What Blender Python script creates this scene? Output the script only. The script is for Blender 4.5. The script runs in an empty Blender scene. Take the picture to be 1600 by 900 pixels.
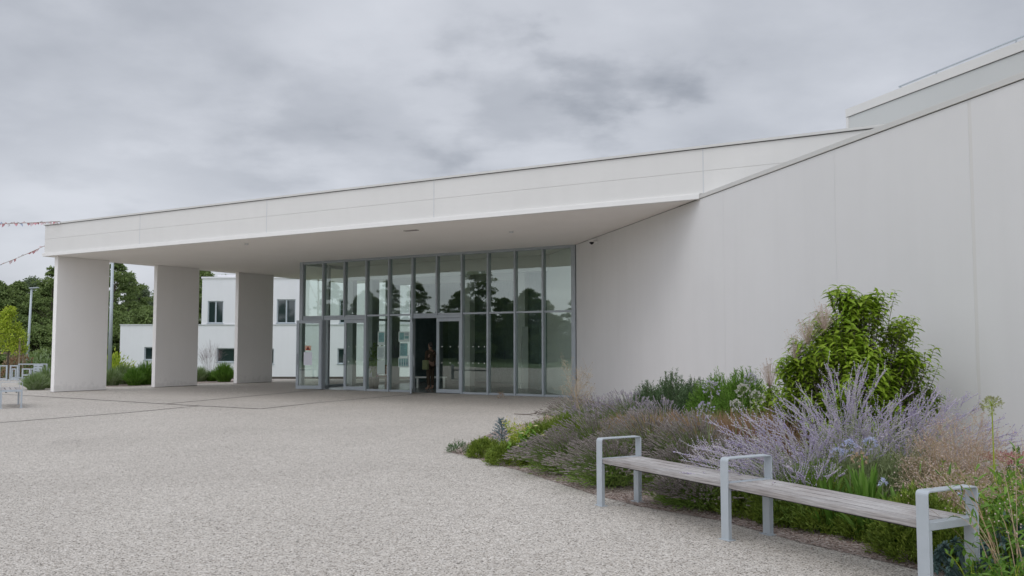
import bpy, math, random
import numpy as np
from mathutils import Vector, Matrix
random.seed(7)
RS = np.random.RandomState(11)
PI = math.pi
S = bpy.context.scene
COL = S.collection

# ------------------------------------------------------------------ camera
cam = bpy.data.cameras.new('camera')
cam.sensor_width = 36.0
cam.lens = 1392.6 / 1600 * 36
cam.clip_start = 0.05
cam.clip_end = 2000
co = bpy.data.objects.new('camera', cam)
COL.objects.link(co)
co.location = (0, 0, 1.6)
co.rotation_euler = (math.radians(90 + 3.687), math.radians(0.03), 0)
S.camera = co

# ------------------------------------------------------------------ sky
SUN_EL, SUN_AZ = 58, -125          # azimuth measured from +Y towards +X
W = bpy.data.worlds.new('World')
S.world = W
W.use_nodes = True
nt = W.node_tree
nt.nodes.clear()
N = nt.nodes.new
L = nt.links.new


def mth(nt, op, a, b=None, clamp=False):
    n = nt.nodes.new('ShaderNodeMath')
    n.operation = op
    n.use_clamp = clamp
    for i, x in enumerate((a, b)):
        if x is None:
            continue
        if isinstance(x, (int, float)):
            n.inputs[i].default_value = x
        else:
            nt.links.new(x, n.inputs[i])
    return n.outputs[0]


out = N('ShaderNodeOutputWorld')
bg = N('ShaderNodeBackground')
bg.inputs['Strength'].default_value = 0.1
sky = N('ShaderNodeTexSky')
sky.sky_type = 'NISHITA'
sky.sun_disc = False
sky.sun_elevation = math.radians(SUN_EL)
sky.sun_rotation = math.radians(SUN_AZ)
tc = N('ShaderNodeTexCoord')
sp = N('ShaderNodeSeparateXYZ')
L(tc.outputs['Generated'], sp.inputs[0])
zc = mth(nt, 'MAXIMUM', sp.outputs[2], 0.0)
den = mth(nt, 'ADD', zc, 0.22)
cx_ = mth(nt, 'DIVIDE', sp.outputs[0], den)
cy_ = mth(nt, 'DIVIDE', sp.outputs[1], den)
cb = N('ShaderNodeCombineXYZ')
L(cx_, cb.inputs[0])
L(cy_, cb.inputs[1])
n1 = N('ShaderNodeTexNoise')
n1.inputs['Scale'].default_value = 1.15
n1.inputs['Detail'].default_value = 9
n1.inputs['Roughness'].default_value = 0.5
n1.inputs['Distortion'].default_value = 0.25
L(cb.outputs[0], n1.inputs['Vector'])
n2 = N('ShaderNodeTexNoise')
n2.inputs['Scale'].default_value = 3.4
n2.inputs['Detail'].default_value = 8
n2.inputs['Roughness'].default_value = 0.52
L(cb.outputs[0], n2.inputs['Vector'])
cl = mth(nt, 'ADD', mth(nt, 'MULTIPLY', n1.outputs[0], 0.62), mth(nt, 'MULTIPLY', n2.outputs[0], 0.38))


def cloud(d, tight, amt, cl):
    """one darker bank of cloud in the sky in direction d, its edge broken up by the noise"""
    dv = Vector(d).normalized()
    dot = N('ShaderNodeVectorMath')
    dot.operation = 'DISTANCE'
    nv = N('ShaderNodeVectorMath')
    nv.operation = 'MULTIPLY'
    nv.inputs[1].default_value = (1, 1, 2.0)
    L(tc.outputs['Generated'], nv.inputs[0])
    dot.inputs[1].default_value = (dv.x, dv.y, dv.z * 2.0)
    L(nv.outputs[0], dot.inputs[0])
    dd = mth(nt, 'ADD', dot.outputs['Value'], mth(nt, 'MULTIPLY', mth(nt, 'SUBTRACT', n2.outputs[0], 0.5), 0.45))
    mr = N('ShaderNodeMapRange')
    mr.interpolation_type = 'SMOOTHSTEP'
    mr.inputs['From Min'].default_value = tight
    mr.inputs['From Max'].default_value = tight * 0.35
    L(dd, mr.inputs['Value'])
    return mth(nt, 'SUBTRACT', cl, mth(nt, 'MULTIPLY', mr.outputs[0], amt))


def dirp(x, y):
    a, b = (x - 800) / 1392.6, (450 - y) / 1392.6
    p = math.radians(3.687)
    return (a, math.cos(p) - b * math.sin(p), math.sin(p) + b * math.cos(p))


cl = cloud(dirp(820, 160), 0.15, 0.12, cl)
cl = cloud(dirp(930, 130), 0.10, 0.09, cl)
cl = cloud(dirp(640, 60), 0.22, -0.05, cl)
cl = cloud(dirp(120, 330), 0.16, -0.08, cl)
cl = cloud(dirp(120, 130), 0.30, 0.08, cl)
cl = cloud(dirp(560, 190), 0.16, 0.045, cl)
cr = N('ShaderNodeValToRGB')
cr.color_ramp.elements[0].position = 0.18
cr.color_ramp.elements[0].color = (0.345, 0.37, 0.42, 1)
cr.color_ramp.elements[1].position = 0.66
cr.color_ramp.elements[1].color = (0.70, 0.725, 0.785, 1)
L(cl, cr.inputs[0])
zen = N('ShaderNodeMapRange')                 # an overcast sky is brighter overhead
zen.interpolation_type = 'SMOOTHSTEP'
zen.inputs['From Min'].default_value = 0.38
zen.inputs['From Max'].default_value = 0.95
zen.inputs['To Min'].default_value = 10.0
zen.inputs['To Max'].default_value = 13.0
L(sp.outputs[2], zen.inputs['Value'])
vs = N('ShaderNodeVectorMath')
vs.operation = 'SCALE'
L(cr.outputs[0], vs.inputs[0])
L(zen.outputs[0], vs.inputs['Scale'])
mx = N('ShaderNodeMixRGB')
mx.inputs[0].default_value = 0.93
L(sky.outputs[0], mx.inputs[1])
# sky brightened behind the camera, added as fill for pillars and canopy shade
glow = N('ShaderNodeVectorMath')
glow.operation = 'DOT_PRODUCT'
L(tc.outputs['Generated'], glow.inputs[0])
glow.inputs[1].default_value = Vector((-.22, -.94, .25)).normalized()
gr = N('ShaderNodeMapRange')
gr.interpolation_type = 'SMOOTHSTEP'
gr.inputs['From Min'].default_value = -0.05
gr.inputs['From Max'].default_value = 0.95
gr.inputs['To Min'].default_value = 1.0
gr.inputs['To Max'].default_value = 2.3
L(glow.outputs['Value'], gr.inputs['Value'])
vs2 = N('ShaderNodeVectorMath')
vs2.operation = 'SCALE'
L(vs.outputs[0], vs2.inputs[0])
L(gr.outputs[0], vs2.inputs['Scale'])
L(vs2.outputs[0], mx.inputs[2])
L(mx.outputs[0], bg.inputs['Color'])
L(bg.outputs[0], out.inputs['Surface'])

sd = bpy.data.lights.new('sun', 'SUN')
sd.energy = 0.5
sd.angle = math.radians(40)
sd.color = (1, 0.97, 0.93)
so = bpy.data.objects.new('sun', sd)
COL.objects.link(so)
az, el = math.radians(SUN_AZ), math.radians(SUN_EL)
sdir = Vector((math.sin(az) * math.cos(el), math.cos(az) * math.cos(el), math.sin(el)))
so.rotation_euler = sdir.to_track_quat('Z', 'Y').to_euler()

S.view_settings.view_transform = 'Standard'
S.view_settings.look = 'None'
S.view_settings.exposure = 0.0
S.view_settings.gamma = 1
S.render.resolution_x = 1024
S.render.resolution_y = 576
S.cycles.max_bounces = 8
S.cycles.transparent_max_bounces = 16


# ------------------------------------------------------------------ materials
def newmat(name):
    m = bpy.data.materials.new(name)
    m.use_nodes = True
    nt = m.node_tree
    b = nt.nodes['Principled BSDF']
    return m, nt, b


def plain(name, col, rough=0.5, metal=0.0, var=0.0, scale=4.0, bump=0.0, bscale=60.0, spec=0.5, dirt=None, splash=0):
    m, nt, b = newmat(name)
    b.inputs['Base Color'].default_value = (*col, 1)
    b.inputs['Roughness'].default_value = rough
    b.inputs['Metallic'].default_value = metal
    b.inputs['Specular IOR Level'].default_value = spec
    tc = nt.nodes.new('ShaderNodeTexCoord')
    if var:
        n = nt.nodes.new('ShaderNodeTexNoise')
        n.inputs['Scale'].default_value = scale
        n.inputs['Detail'].default_value = 6
        n.inputs['Roughness'].default_value = 0.6
        nt.links.new(tc.outputs['Object'], n.inputs['Vector'])
        r = nt.nodes.new('ShaderNodeValToRGB')
        r.color_ramp.elements[0].position = 0.3
        r.color_ramp.elements[1].position = 0.7
        r.color_ramp.elements[0].color = (*[c * (1 - var) for c in col], 1)
        r.color_ramp.elements[1].color = (*[min(1, c * (1 + var)) for c in col], 1)
        nt.links.new(n.outputs[0], r.inputs[0])
        last = r.outputs[0]
        if dirt:
            # streaks of dirt washed down the paint
            mp = nt.nodes.new('ShaderNodeMapping')
            mp.inputs['Scale'].default_value = (2.2, 2.2, 0.12)
            nt.links.new(tc.outputs['Object'], mp.inputs[0])
            n3 = nt.nodes.new('ShaderNodeTexNoise')
            n3.inputs['Scale'].default_value = 1.6
            n3.inputs['Detail'].default_value = 7
            nt.links.new(mp.outputs[0], n3.inputs['Vector'])
            r3 = nt.nodes.new('ShaderNodeValToRGB')
            r3.color_ramp.elements[0].position = 0.42
            r3.color_ramp.elements[1].position = 0.75
            r3.color_ramp.elements[0].color = (1, 1, 1, 1)
            r3.color_ramp.elements[1].color = (1 - dirt, 1 - dirt, 1 - dirt * 1.1, 1)
            nt.links.new(n3.outputs[0], r3.inputs[0])
            mm = nt.nodes.new('ShaderNodeMixRGB')
            mm.blend_type = 'MULTIPLY'
            mm.inputs[0].default_value = 1
            nt.links.new(last, mm.inputs[1])
            nt.links.new(r3.outputs[0], mm.inputs[2])
            last = mm.outputs[0]
        if splash:
            # mud splashed up from the paving: the lowest hand's breadth, ragged upper edge
            sp_ = nt.nodes.new('ShaderNodeSeparateXYZ')
            nt.links.new(tc.outputs['Object'], sp_.inputs[0])
            n5 = nt.nodes.new('ShaderNodeTexNoise')
            n5.inputs['Scale'].default_value = 7
            n5.inputs['Detail'].default_value = 8
            nt.links.new(tc.outputs['Object'], n5.inputs['Vector'])
            hh = mth(nt, 'SUBTRACT', sp_.outputs[2], mth(nt, 'MULTIPLY', mth(nt, 'SUBTRACT', n5.outputs[0], .42), 1.1))
            r5 = nt.nodes.new('ShaderNodeMapRange')
            r5.inputs['From Min'].default_value = .0
            r5.inputs['From Max'].default_value = .16
            r5.inputs['To Min'].default_value = 1 - splash
            r5.inputs['To Max'].default_value = 1
            nt.links.new(hh, r5.inputs['Value'])
            v5 = nt.nodes.new('ShaderNodeVectorMath')
            v5.operation = 'SCALE'
            nt.links.new(last, v5.inputs[0])
            nt.links.new(r5.outputs[0], v5.inputs['Scale'])
            last = v5.outputs[0]
        nt.links.new(last, b.inputs['Base Color'])
    if bump:
        n = nt.nodes.new('ShaderNodeTexNoise')
        n.inputs['Scale'].default_value = bscale
        n.inputs['Detail'].default_value = 5
        nt.links.new(tc.outputs['Object'], n.inputs['Vector'])
        bp = nt.nodes.new('ShaderNodeBump')
        bp.inputs['Strength'].default_value = bump
        bp.inputs['Distance'].default_value = 0.01
        nt.links.new(n.outputs[0], bp.inputs['Height'])
        nt.links.new(bp.outputs[0], b.inputs['Normal'])
    return m


def leafmat(name, cols, rough=0.55, trans=0.35, spec=0.3, patch=None):
    """foliage: each leaf (mesh island) takes its own colour out of cols"""
    m, nt, b = newmat(name)
    g = nt.nodes.new('ShaderNodeNewGeometry')
    r = nt.nodes.new('ShaderNodeValToRGB')
    e = r.color_ramp.elements
    while len(e) < len(cols):
        e.new(0.5)
    for i, c in enumerate(cols):
        e[i].position = i / max(1, len(cols) - 1)
        e[i].color = (*c, 1)
    val = g.outputs['Random Per Island']
    if patch:
        tc = nt.nodes.new('ShaderNodeTexCoord')
        n = nt.nodes.new('ShaderNodeTexNoise')
        n.inputs['Scale'].default_value = patch
        n.inputs['Detail'].default_value = 2
        nt.links.new(tc.outputs['Object'], n.inputs['Vector'])
        v2 = mth(nt, 'MULTIPLY', mth(nt, 'SUBTRACT', n.outputs[0], 0.32), 1.9)
        val = mth(nt, 'ADD', mth(nt, 'MULTIPLY', val, 0.55), mth(nt, 'MULTIPLY', v2, 0.5), clamp=True)
    nt.links.new(val, r.inputs[0])
    nt.links.new(r.outputs[0], b.inputs['Base Color'])
    b.inputs['Roughness'].default_value = rough
    b.inputs['Specular IOR Level'].default_value = spec
    if trans:
        t = nt.nodes.new('ShaderNodeBsdfTranslucent')
        nt.links.new(r.outputs[0], t.inputs['Color'])
        mxs = nt.nodes.new('ShaderNodeMixShader')
        mxs.inputs[0].default_value = trans
        nt.links.new(b.outputs[0], mxs.inputs[1])
        nt.links.new(t.outputs[0], mxs.inputs[2])
        nt.links.new(mxs.outputs[0], nt.nodes['Material Output'].inputs[0])
    return m


def glassmat(name, tint, ior):
    m = bpy.data.materials.new(name)
    m.use_nodes = True
    nt = m.node_tree
    nt.nodes.clear()
    o = nt.nodes.new('ShaderNodeOutputMaterial')
    t = nt.nodes.new('ShaderNodeBsdfTransparent')
    t.inputs[0].default_value = (*tint, 1)
    g = nt.nodes.new('ShaderNodeBsdfGlossy')
    g.inputs['Color'].default_value = (0.92, 1.0, 0.93, 1)
    g.inputs['Roughness'].default_value = 0.0
    tc = nt.nodes.new('ShaderNodeTexCoord')
    n = nt.nodes.new('ShaderNodeTexNoise')
    n.inputs['Scale'].default_value = 0.7
    n.inputs['Detail'].default_value = 1
    nt.links.new(tc.outputs['Object'], n.inputs['Vector'])
    bp = nt.nodes.new('ShaderNodeBump')
    bp.inputs['Strength'].default_value = 0.02
    bp.inputs['Distance'].default_value = 0.1
    nt.links.new(n.outputs[0], bp.inputs['Height'])
    nt.links.new(bp.outputs[0], g.inputs['Normal'])
    lw = nt.nodes.new('ShaderNodeLayerWeight')
    lw.inputs[0].default_value = 0.5
    p5 = mth(nt, 'POWER', lw.outputs['Facing'], 5.0)
    f0 = ((ior - 1) / (ior + 1)) ** 2
    fac = mth(nt, 'ADD', mth(nt, 'MULTIPLY', p5, 1 - f0), f0)
    mxs = nt.nodes.new('ShaderNodeMixShader')
    nt.links.new(fac, mxs.inputs[0])
    nt.links.new(t.outputs[0], mxs.inputs[1])
    nt.links.new(g.outputs[0], mxs.inputs[2])
    nt.links.new(mxs.outputs[0], o.inputs[0])
    return m


def paving():
    m, nt, b = newmat('exposed_aggregate')
    tc = nt.nodes.new('ShaderNodeTexCoord')
    v = nt.nodes.new('ShaderNodeTexVoronoi')
    v.inputs['Scale'].default_value = 98
    nt.links.new(tc.outputs['Object'], v.inputs['Vector'])
    sx = nt.nodes.new('ShaderNodeSeparateColor')
    nt.links.new(v.outputs['Color'], sx.inputs[0])
    r = nt.nodes.new('ShaderNodeValToRGB')
    r.color_ramp.interpolation = 'CONSTANT'
    e = r.color_ramp.elements
    stops = [(0, (.10, .094, .085)), (.08, (.24, .215, .185)), (.18, (.40, .375, .34)), (.36, (.535, .51, .475)),
             (.58, (.62, .595, .56)), (.80, (.50, .465, .42)), (.92, (.70, .68, .65))]
    while len(e) < len(stops):
        e.new(0.5)
    for i, (p, c) in enumerate(stops):
        e[i].position = p
        e[i].color = (*c, 1)
    nt.links.new(sx.outputs[0], r.inputs[0])
    # large soft mottling of the slab
    n = nt.nodes.new('ShaderNodeTexNoise')
    n.inputs['Scale'].default_value = 0.35
    n.inputs['Detail'].default_value = 6
    n.inputs['Roughness'].default_value = 0.65
    nt.links.new(tc.outputs['Object'], n.inputs['Vector'])
    r2 = nt.nodes.new('ShaderNodeValToRGB')
    r2.color_ramp.elements[0].position = 0.3
    r2.color_ramp.elements[0].color = (0.90, 0.872, 0.84, 1)
    r2.color_ramp.elements[1].position = 0.7
    r2.color_ramp.elements[1].color = (1.06, 1.033, 1.0, 1)
    nt.links.new(n.outputs[0], r2.inputs[0])
    n4 = nt.nodes.new('ShaderNodeTexNoise')
    n4.inputs['Scale'].default_value = 14
    n4.inputs['Detail'].default_value = 4
    nt.links.new(tc.outputs['Object'], n4.inputs['Vector'])
    r4 = nt.nodes.new('ShaderNodeValToRGB')
    r4.color_ramp.elements[0].position = 0.35
    r4.color_ramp.elements[0].color = (0.86, 0.85, 0.84, 1)
    r4.color_ramp.elements[1].position = 0.65
    r4.color_ramp.elements[1].color = (1, 1, 1, 1)
    nt.links.new(n4.outputs[0], r4.inputs[0])
    last = r.outputs[0]
    for q in (r2, r4):
        mm = nt.nodes.new('ShaderNodeMixRGB')
        mm.blend_type = 'MULTIPLY'
        mm.inputs[0].default_value = 1
        nt.links.new(last, mm.inputs[1])
        nt.links.new(q.outputs[0], mm.inputs[2])
        last = mm.outputs[0]
    nt.links.new(last, b.inputs['Base Color'])
    b.inputs['Roughness'].default_value = 0.8
    bp = nt.nodes.new('ShaderNodeBump')
    bp.inputs['Strength'].default_value = 0.5
    bp.inputs['Distance'].default_value = 0.004
    nt.links.new(v.outputs['Distance'], bp.inputs['Height'])
    bp.invert = True
    nt.links.new(bp.outputs[0], b.inputs['Normal'])
    return m


def mulchmat():
    m, nt, b = newmat('mulch')
    tc = nt.nodes.new('ShaderNodeTexCoord')
    mp = nt.nodes.new('ShaderNodeMapping')
    mp.inputs['Scale'].default_value = (1, 1.7, 1)
    nt.links.new(tc.outputs['Object'], mp.inputs[0])
    v = nt.nodes.new('ShaderNodeTexVoronoi')
    v.inputs['Scale'].default_value = 42
    nt.links.new(mp.outputs[0], v.inputs['Vector'])
    sx = nt.nodes.new('ShaderNodeSeparateColor')
    nt.links.new(v.outputs['Color'], sx.inputs[0])
    r = nt.nodes.new('ShaderNodeValToRGB')
    e = r.color_ramp.elements
    stops = [(0, (.08, .055, .042)), (.35, (.24, .18, .15)), (.7, (.40, .32, .28)), (1, (.55, .49, .45))]
    while len(e) < len(stops):
        e.new(0.5)
    for i, (p, c) in enumerate(stops):
        e[i].position = p
        e[i].color = (*c, 1)
    nt.links.new(sx.outputs[1], r.inputs[0])
    nt.links.new(r.outputs[0], b.inputs['Base Color'])
    b.inputs['Roughness'].default_value = 0.95
    bp = nt.nodes.new('ShaderNodeBump')
    bp.inputs['Strength'].default_value = 0.8
    bp.inputs['Distance'].default_value = 0.01
    nt.links.new(v.outputs['Distance'], bp.inputs['Height'])
    nt.links.new(bp.outputs[0], b.inputs['Normal'])
    return m


def woodmat():
    m, nt, b = newmat('weathered_wood')
    tc = nt.nodes.new('ShaderNodeTexCoord')
    mp = nt.nodes.new('ShaderNodeMapping')
    mp.inputs['Scale'].default_value = (1.2, 30, 30)      # grain along the boards (local x)
    nt.links.new(tc.outputs['Object'], mp.inputs[0])
    n = nt.nodes.new('ShaderNodeTexNoise')
    n.inputs['Scale'].default_value = 3
    n.inputs['Detail'].default_value = 7
    n.inputs['Roughness'].default_value = 0.65
    nt.links.new(mp.outputs[0], n.inputs['Vector'])
    g = nt.nodes.new('ShaderNodeNewGeometry')
    r = nt.nodes.new('ShaderNodeValToRGB')
    e = r.color_ramp.elements
    e[0].position, e[0].color = 0.28, (.19, .175, .17, 1)
    e[1].position, e[1].color = 0.68, (.53, .51, .495, 1)
    q = mth(nt, 'ADD', n.outputs[0], mth(nt, 'MULTIPLY', mth(nt, 'SUBTRACT', g.outputs['Random Per Island'], 0.5), 0.12))
    nt.links.new(q, r.inputs[0])
    n2 = nt.nodes.new('ShaderNodeTexNoise')
    n2.inputs['Scale'].default_value = 3.5
    n2.inputs['Detail'].default_value = 5
    nt.links.new(tc.outputs['Object'], n2.inputs['Vector'])
    r2 = nt.nodes.new('ShaderNodeValToRGB')
    r2.color_ramp.elements[0].position = 0.33
    r2.color_ramp.elements[0].color = (0.80, 0.76, 0.74, 1)
    r2.color_ramp.elements[1].position = 0.6
    r2.color_ramp.elements[1].color = (1, 1, 1, 1)
    nt.links.new(n2.outputs[0], r2.inputs[0])
    mm = nt.nodes.new('ShaderNodeMixRGB')
    mm.blend_type = 'MULTIPLY'
    mm.inputs[0].default_value = 1
    nt.links.new(r.outputs[0], mm.inputs[1])
    nt.links.new(r2.outputs[0], mm.inputs[2])
    nt.links.new(mm.outputs[0], b.inputs['Base Color'])
    b.inputs['Roughness'].default_value = 0.75
    bp = nt.nodes.new('ShaderNodeBump')
    bp.inputs['Strength'].default_value = 0.35
    bp.inputs['Distance'].default_value = 0.003
    nt.links.new(n.outputs[0], bp.inputs['Height'])
    nt.links.new(bp.outputs[0], b.inputs['Normal'])
    return m


M = dict(
    wall=plain('white_render', (.715, .705, .695), .75, var=.025, scale=.5, bump=.25, bscale=140, spec=.25, dirt=.02, splash=.08),
    fascia=plain('white_cladding', (.675, .66, .635), .6, var=.02, scale=.8, spec=.25, dirt=.015),
    lip=plain('pale_trim', (.76, .745, .72), .45, var=.02, spec=.4),
    soffit=plain('soffit_paint', (.87, .84, .80), .8, var=.02, scale=.6, spec=.2),
    pillar=plain('pillar_render', (.85, .825, .80), .75, var=.015, scale=.9, bump=.15, bscale=90, spec=.25, dirt=.015, splash=.08),
    cap=plain('roof_edge_trim', (.60, .59, .565), .6, var=.02, spec=.3),
    gap=plain('joint_shadow', (.17, .165, .16), .9),
    seam=plain('expansion_joint', (.58, .585, .59), .8, spec=.2),
    upper=plain('grey_green_panel', (.55, .555, .54), .6, var=.02, scale=.5, spec=.4),
    frame=plain('grey_blue_aluminium', (.36, .395, .42), .42, metal=.1, var=.04, scale=3),
    galv=plain('pale_grey_steel', (.43, .47, .50), .42, metal=.15, var=.04, scale=6, bump=.08, bscale=80),
    steel=plain('galvanised_steel', (.38, .41, .43), .4, metal=.35, var=.10, scale=14),
    dark=plain('dark_rubber', (.02, .02, .022), .6),
    white=plain('paper_white', (.72, .72, .78), .7),
    annex=plain('annex_render', (.74, .735, .75), .8, var=.02, scale=.6, dirt=.02),
    plinth=plain('dark_plinth', (.10, .08, .07), .8),
    intwall=plain('interior_white', (.72, .73, .71), .8, var=.02),
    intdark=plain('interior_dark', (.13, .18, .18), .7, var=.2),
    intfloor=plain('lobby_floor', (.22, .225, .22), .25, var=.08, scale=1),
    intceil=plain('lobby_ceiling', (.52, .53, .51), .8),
    wood=woodmat(),
    pave=paving(),
    mulch=mulchmat(),
    bark=plain('bark', (.10, .08, .06), .9, var=.3, scale=8, bump=.6, bscale=20),
    stake=plain('timber_stake', (.30, .24, .17), .85, var=.2, scale=10),
    grass=plain('lawn', (.08, .125, .035), .9, var=.4, scale=1.5, bump=.5, bscale=30),
    drain=plain('drain_slot', (.06, .05, .045), .8),
    cover=plain('cover_plate', (.30, .28, .26), .8, var=.1, scale=20),
    glass=glassmat('clear_glass', (.82, .90, .85), 2.5),
    glass2=glassmat('side_glass', (.88, .93, .90), 1.5),
    winglass=plain('window_glass', (.02, .035, .035), .04, spec=.9),
)

# ------------------------------------------------------------------ helpers
A0 = np.array([-16.2907, 30.9054])
TH = 0.5384
FA = np.array([math.cos(TH), -math.sin(TH)])
SA = np.array([math.sin(TH), math.cos(TH)])


def loc(u, v, z):
    """building frame: u along the front edge of the canopy, v back into the building"""
    p = A0 + u * FA + v * SA
    return (float(p[0]), float(p[1]), float(z))


class G:
    """collects vertices and faces for one mesh"""
    def __init__(self):
        self.V, self.F, self.n = [], [], 0

    def add(self, v, f):
        v = np.asarray(v, float).reshape(-1, 3)
        f = np.asarray(f, int)
        self.V.append(v)
        self.F.append(f + self.n)
        self.n += len(v)
        return self

    def hexa(self, c):
        """8 corners: bottom ring then top ring"""
        return self.add(c, [[3, 2, 1, 0], [4, 5, 6, 7], [0, 1, 5, 4], [1, 2, 6, 5], [2, 3, 7, 6], [3, 0, 4, 7]])

    def box(self, x0, x1, y0, y1, z0, z1):
        return self.hexa([(x0, y0, z0), (x1, y0, z0), (x1, y1, z0), (x0, y1, z0),
                          (x0, y0, z1), (x1, y0, z1), (x1, y1, z1), (x0, y1, z1)])

    def lbox(self, u0, u1, v0, v1, z0, z1):
        r = [(u0, v0), (u1, v0), (u1, v1), (u0, v1)]
        return self.hexa([loc(u, v, z0) for u, v in r] + [loc(u, v, z1) for u, v in r])

    def bar(self, a, b, w, h=None, up=(0, 0, 1)):
        """square bar from a to b"""
        h = h or w
        a, b = Vector(a), Vector(b)
        d = (b - a).normalized()
        u = Vector(up)
        if abs(d.dot(u)) > .98:
            u = Vector((1, 0, 0))
        s = d.cross(u).normalized()
        u = s.cross(d).normalized()
        c = []
        for p in (a, b):
            for i, j in ((-1, -1), (1, -1), (1, 1), (-1, 1)):
                c.append(p + s * (w / 2 * i) + u * (h / 2 * j))
        return self.hexa([tuple(x) for x in c])

    def tube(self, pts, r, n=8):
        pts = [Vector(p) for p in pts]
        rr = r if isinstance(r, (list, tuple)) else [r] * len(pts)
        vs, fs = [], []
        for i, p in enumerate(pts):
            d = (pts[min(i + 1, len(pts) - 1)] - pts[max(i - 1, 0)]).normalized()
            u = Vector((0, 0, 1)) if abs(d.z) < .9 else Vector((1, 0, 0))
            s = d.cross(u).normalized()
            u = s.cross(d)
            for k in range(n):
                a = 2 * PI * k / n
                vs.append(tuple(p + (s * math.cos(a) + u * math.sin(a)) * rr[i]))
        for i in range(len(pts) - 1):
            for k in range(n):
                k2 = (k + 1) % n
                fs.append([i * n + k, i * n + k2, (i + 1) * n + k2, (i + 1) * n + k])
        self.add(vs, fs)
        b0 = self.n - len(vs)
        self.F.append(np.array([[b0 + k for k in range(n)][::-1]]))
        self.F.append(np.array([[b0 + (len(pts) - 1) * n + k for k in range(n)]]))
        return self

    def mesh(self, name, smooth=False, origin=None):
        me = bpy.data.meshes.new(name)
        V = np.concatenate(self.V)
        if origin is not None:
            V = V - np.array(origin)
        loops = np.concatenate([f.reshape(-1) for f in self.F])
        tot = np.concatenate([np.full(len(f), f.shape[1]) for f in self.F])
        st = np.concatenate([[0], np.cumsum(tot)[:-1]])
        me.vertices.add(len(V))
        me.vertices.foreach_set('co', V.astype(np.float32).reshape(-1))
        me.loops.add(len(loops))
        me.loops.foreach_set('vertex_index', loops.astype(np.int32))
        me.polygons.add(len(tot))
        me.polygons.foreach_set('loop_start', st.astype(np.int32))
        me.polygons.foreach_set('loop_total', tot.astype(np.int32))
        me.polygons.foreach_set('use_smooth', np.full(len(tot), smooth))
        me.update(calc_edges=True)
        me.validate()
        return me


def wloc(o):
    p = Vector(o.location)
    while o.parent:
        o = o.parent
        p += Vector(o.location)
    return p


def obj(name, g, mat, parent=None, smooth=False, bevel=0, world=True, loc_=None):
    """link one mesh object. world=True: g is in world space, the object keeps its own origin"""
    V = np.concatenate(g.V)
    if world:
        if parent is not None:
            org = np.array(wloc(parent))
            me = g.mesh(name, smooth, org)
            l = (0, 0, 0)
        else:
            org = np.array([(V[:, 0].min() + V[:, 0].max()) / 2, (V[:, 1].min() + V[:, 1].max()) / 2, V[:, 2].min()])
            me = g.mesh(name, smooth, org)
            l = tuple(org)
    else:
        me = g.mesh(name, smooth)
        l = loc_ or (0, 0, 0)
    me.materials.append(mat)
    o = bpy.data.objects.new(name, me)
    COL.objects.link(o)
    o.location = l
    if parent is not None:
        o.parent = parent
    if bevel:
        b = o.modifiers.new('bevel', 'BEVEL')
        b.width = bevel
        b.segments = 2
        b.limit_method = 'ANGLE'
    return o


def tag(o, label=None, cat=None, group=None, kind=None):
    if label:
        o['label'] = label
    if cat:
        o['category'] = cat
    if group:
        o['group'] = group
    if kind:
        o['kind'] = kind
    return o


def empty(name, loc_, label, cat, group=None):
    o = bpy.data.objects.new(name, None)
    o.empty_display_size = 0.3
    COL.objects.link(o)
    o.location = loc_
    return tag(o, label, cat, group)


def dup(root, loc_, rz=0, scale=1.0, label=None, group=None):
    r = root.copy()
    COL.objects.link(r)
    r.location = loc_
    r.rotation_euler = (0, 0, rz)
    r.scale = (scale, scale, scale) if not isinstance(scale, tuple) else scale
    if label:
        r['label'] = label
    if group:
        r['group'] = group
    for ch in list(root.children):
        c = ch.copy()
        COL.objects.link(c)
        c.parent = r
        for g2 in ch.children:
            d = g2.copy()
            COL.objects.link(d)
            d.parent = c
    return r


def sheet(name, pts, z, mat, kind='structure'):
    g = G()
    g.add([(x, y, z) for x, y in pts], [list(range(len(pts)))])
    o = obj(name, g, mat)
    o['kind'] = kind
    return o


# ------------------------------------------------------------------ ground
g = G()
xs = [-600, -200, -60, 0, 60, 200, 600]
ys = [(-600, -.08), (-200, -.08), (-40, -.08), (43.1, -.08), (47, -1.0), (90, -1.0), (250, -1.0), (900, -1.0)]
vs = [(x, y, z) for y, z in ys for x in xs]
fs = [[j * 7 + i, j * 7 + i + 1, (j + 1) * 7 + i + 1, (j + 1) * 7 + i] for j in range(len(ys) - 1) for i in range(6)]
g.add(vs, fs)
tag(obj('ground', g, M['grass']), kind='structure')
g = G()
pz = [(-67.7, 32.5), (22.4, -21.4), (60, -21.4), (60, 43), (-67.7, 43)]
g.add([(x, y, 0) for x, y in pz] + [(x, y, -.3) for x, y in pz],
      [[0, 1, 2, 3, 4]])
g.F.append(np.array([[i, i + 5, (i + 1) % 5 + 5, (i + 1) % 5] for i in range(5)]))
tag(obj('plaza', g, M['pave']), kind='structure')
# planting bed beside the wall
bed = [(1.99, 27.2), (1.06, 21.5), (.50, 19.2), (-.30, 16.8), (-.96, 13.56), (-.60, 12.94), (.16, 11.39), (.85, 9.75), (1.25, 9.0),
       (1.92, 8.23), (2.34, 7.36), (2.92, 6.44), (3.4, 5.3), (3.9, 3.5), (4.4, 1.0), (5.0, -4), (9.3, -4), (5.97, 10.2)]
g = G()
nb = len(bed)
bc = (3.0, 11.0)
g.add([(x, y, .004) for x, y in bed], [list(range(nb))])
tag(obj('planting_bed', g, M['mulch']), kind='structure')


def at(px, Y, z=0.0):
    return ((px - 800) / 1392.6 * Y, Y, z)


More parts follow.
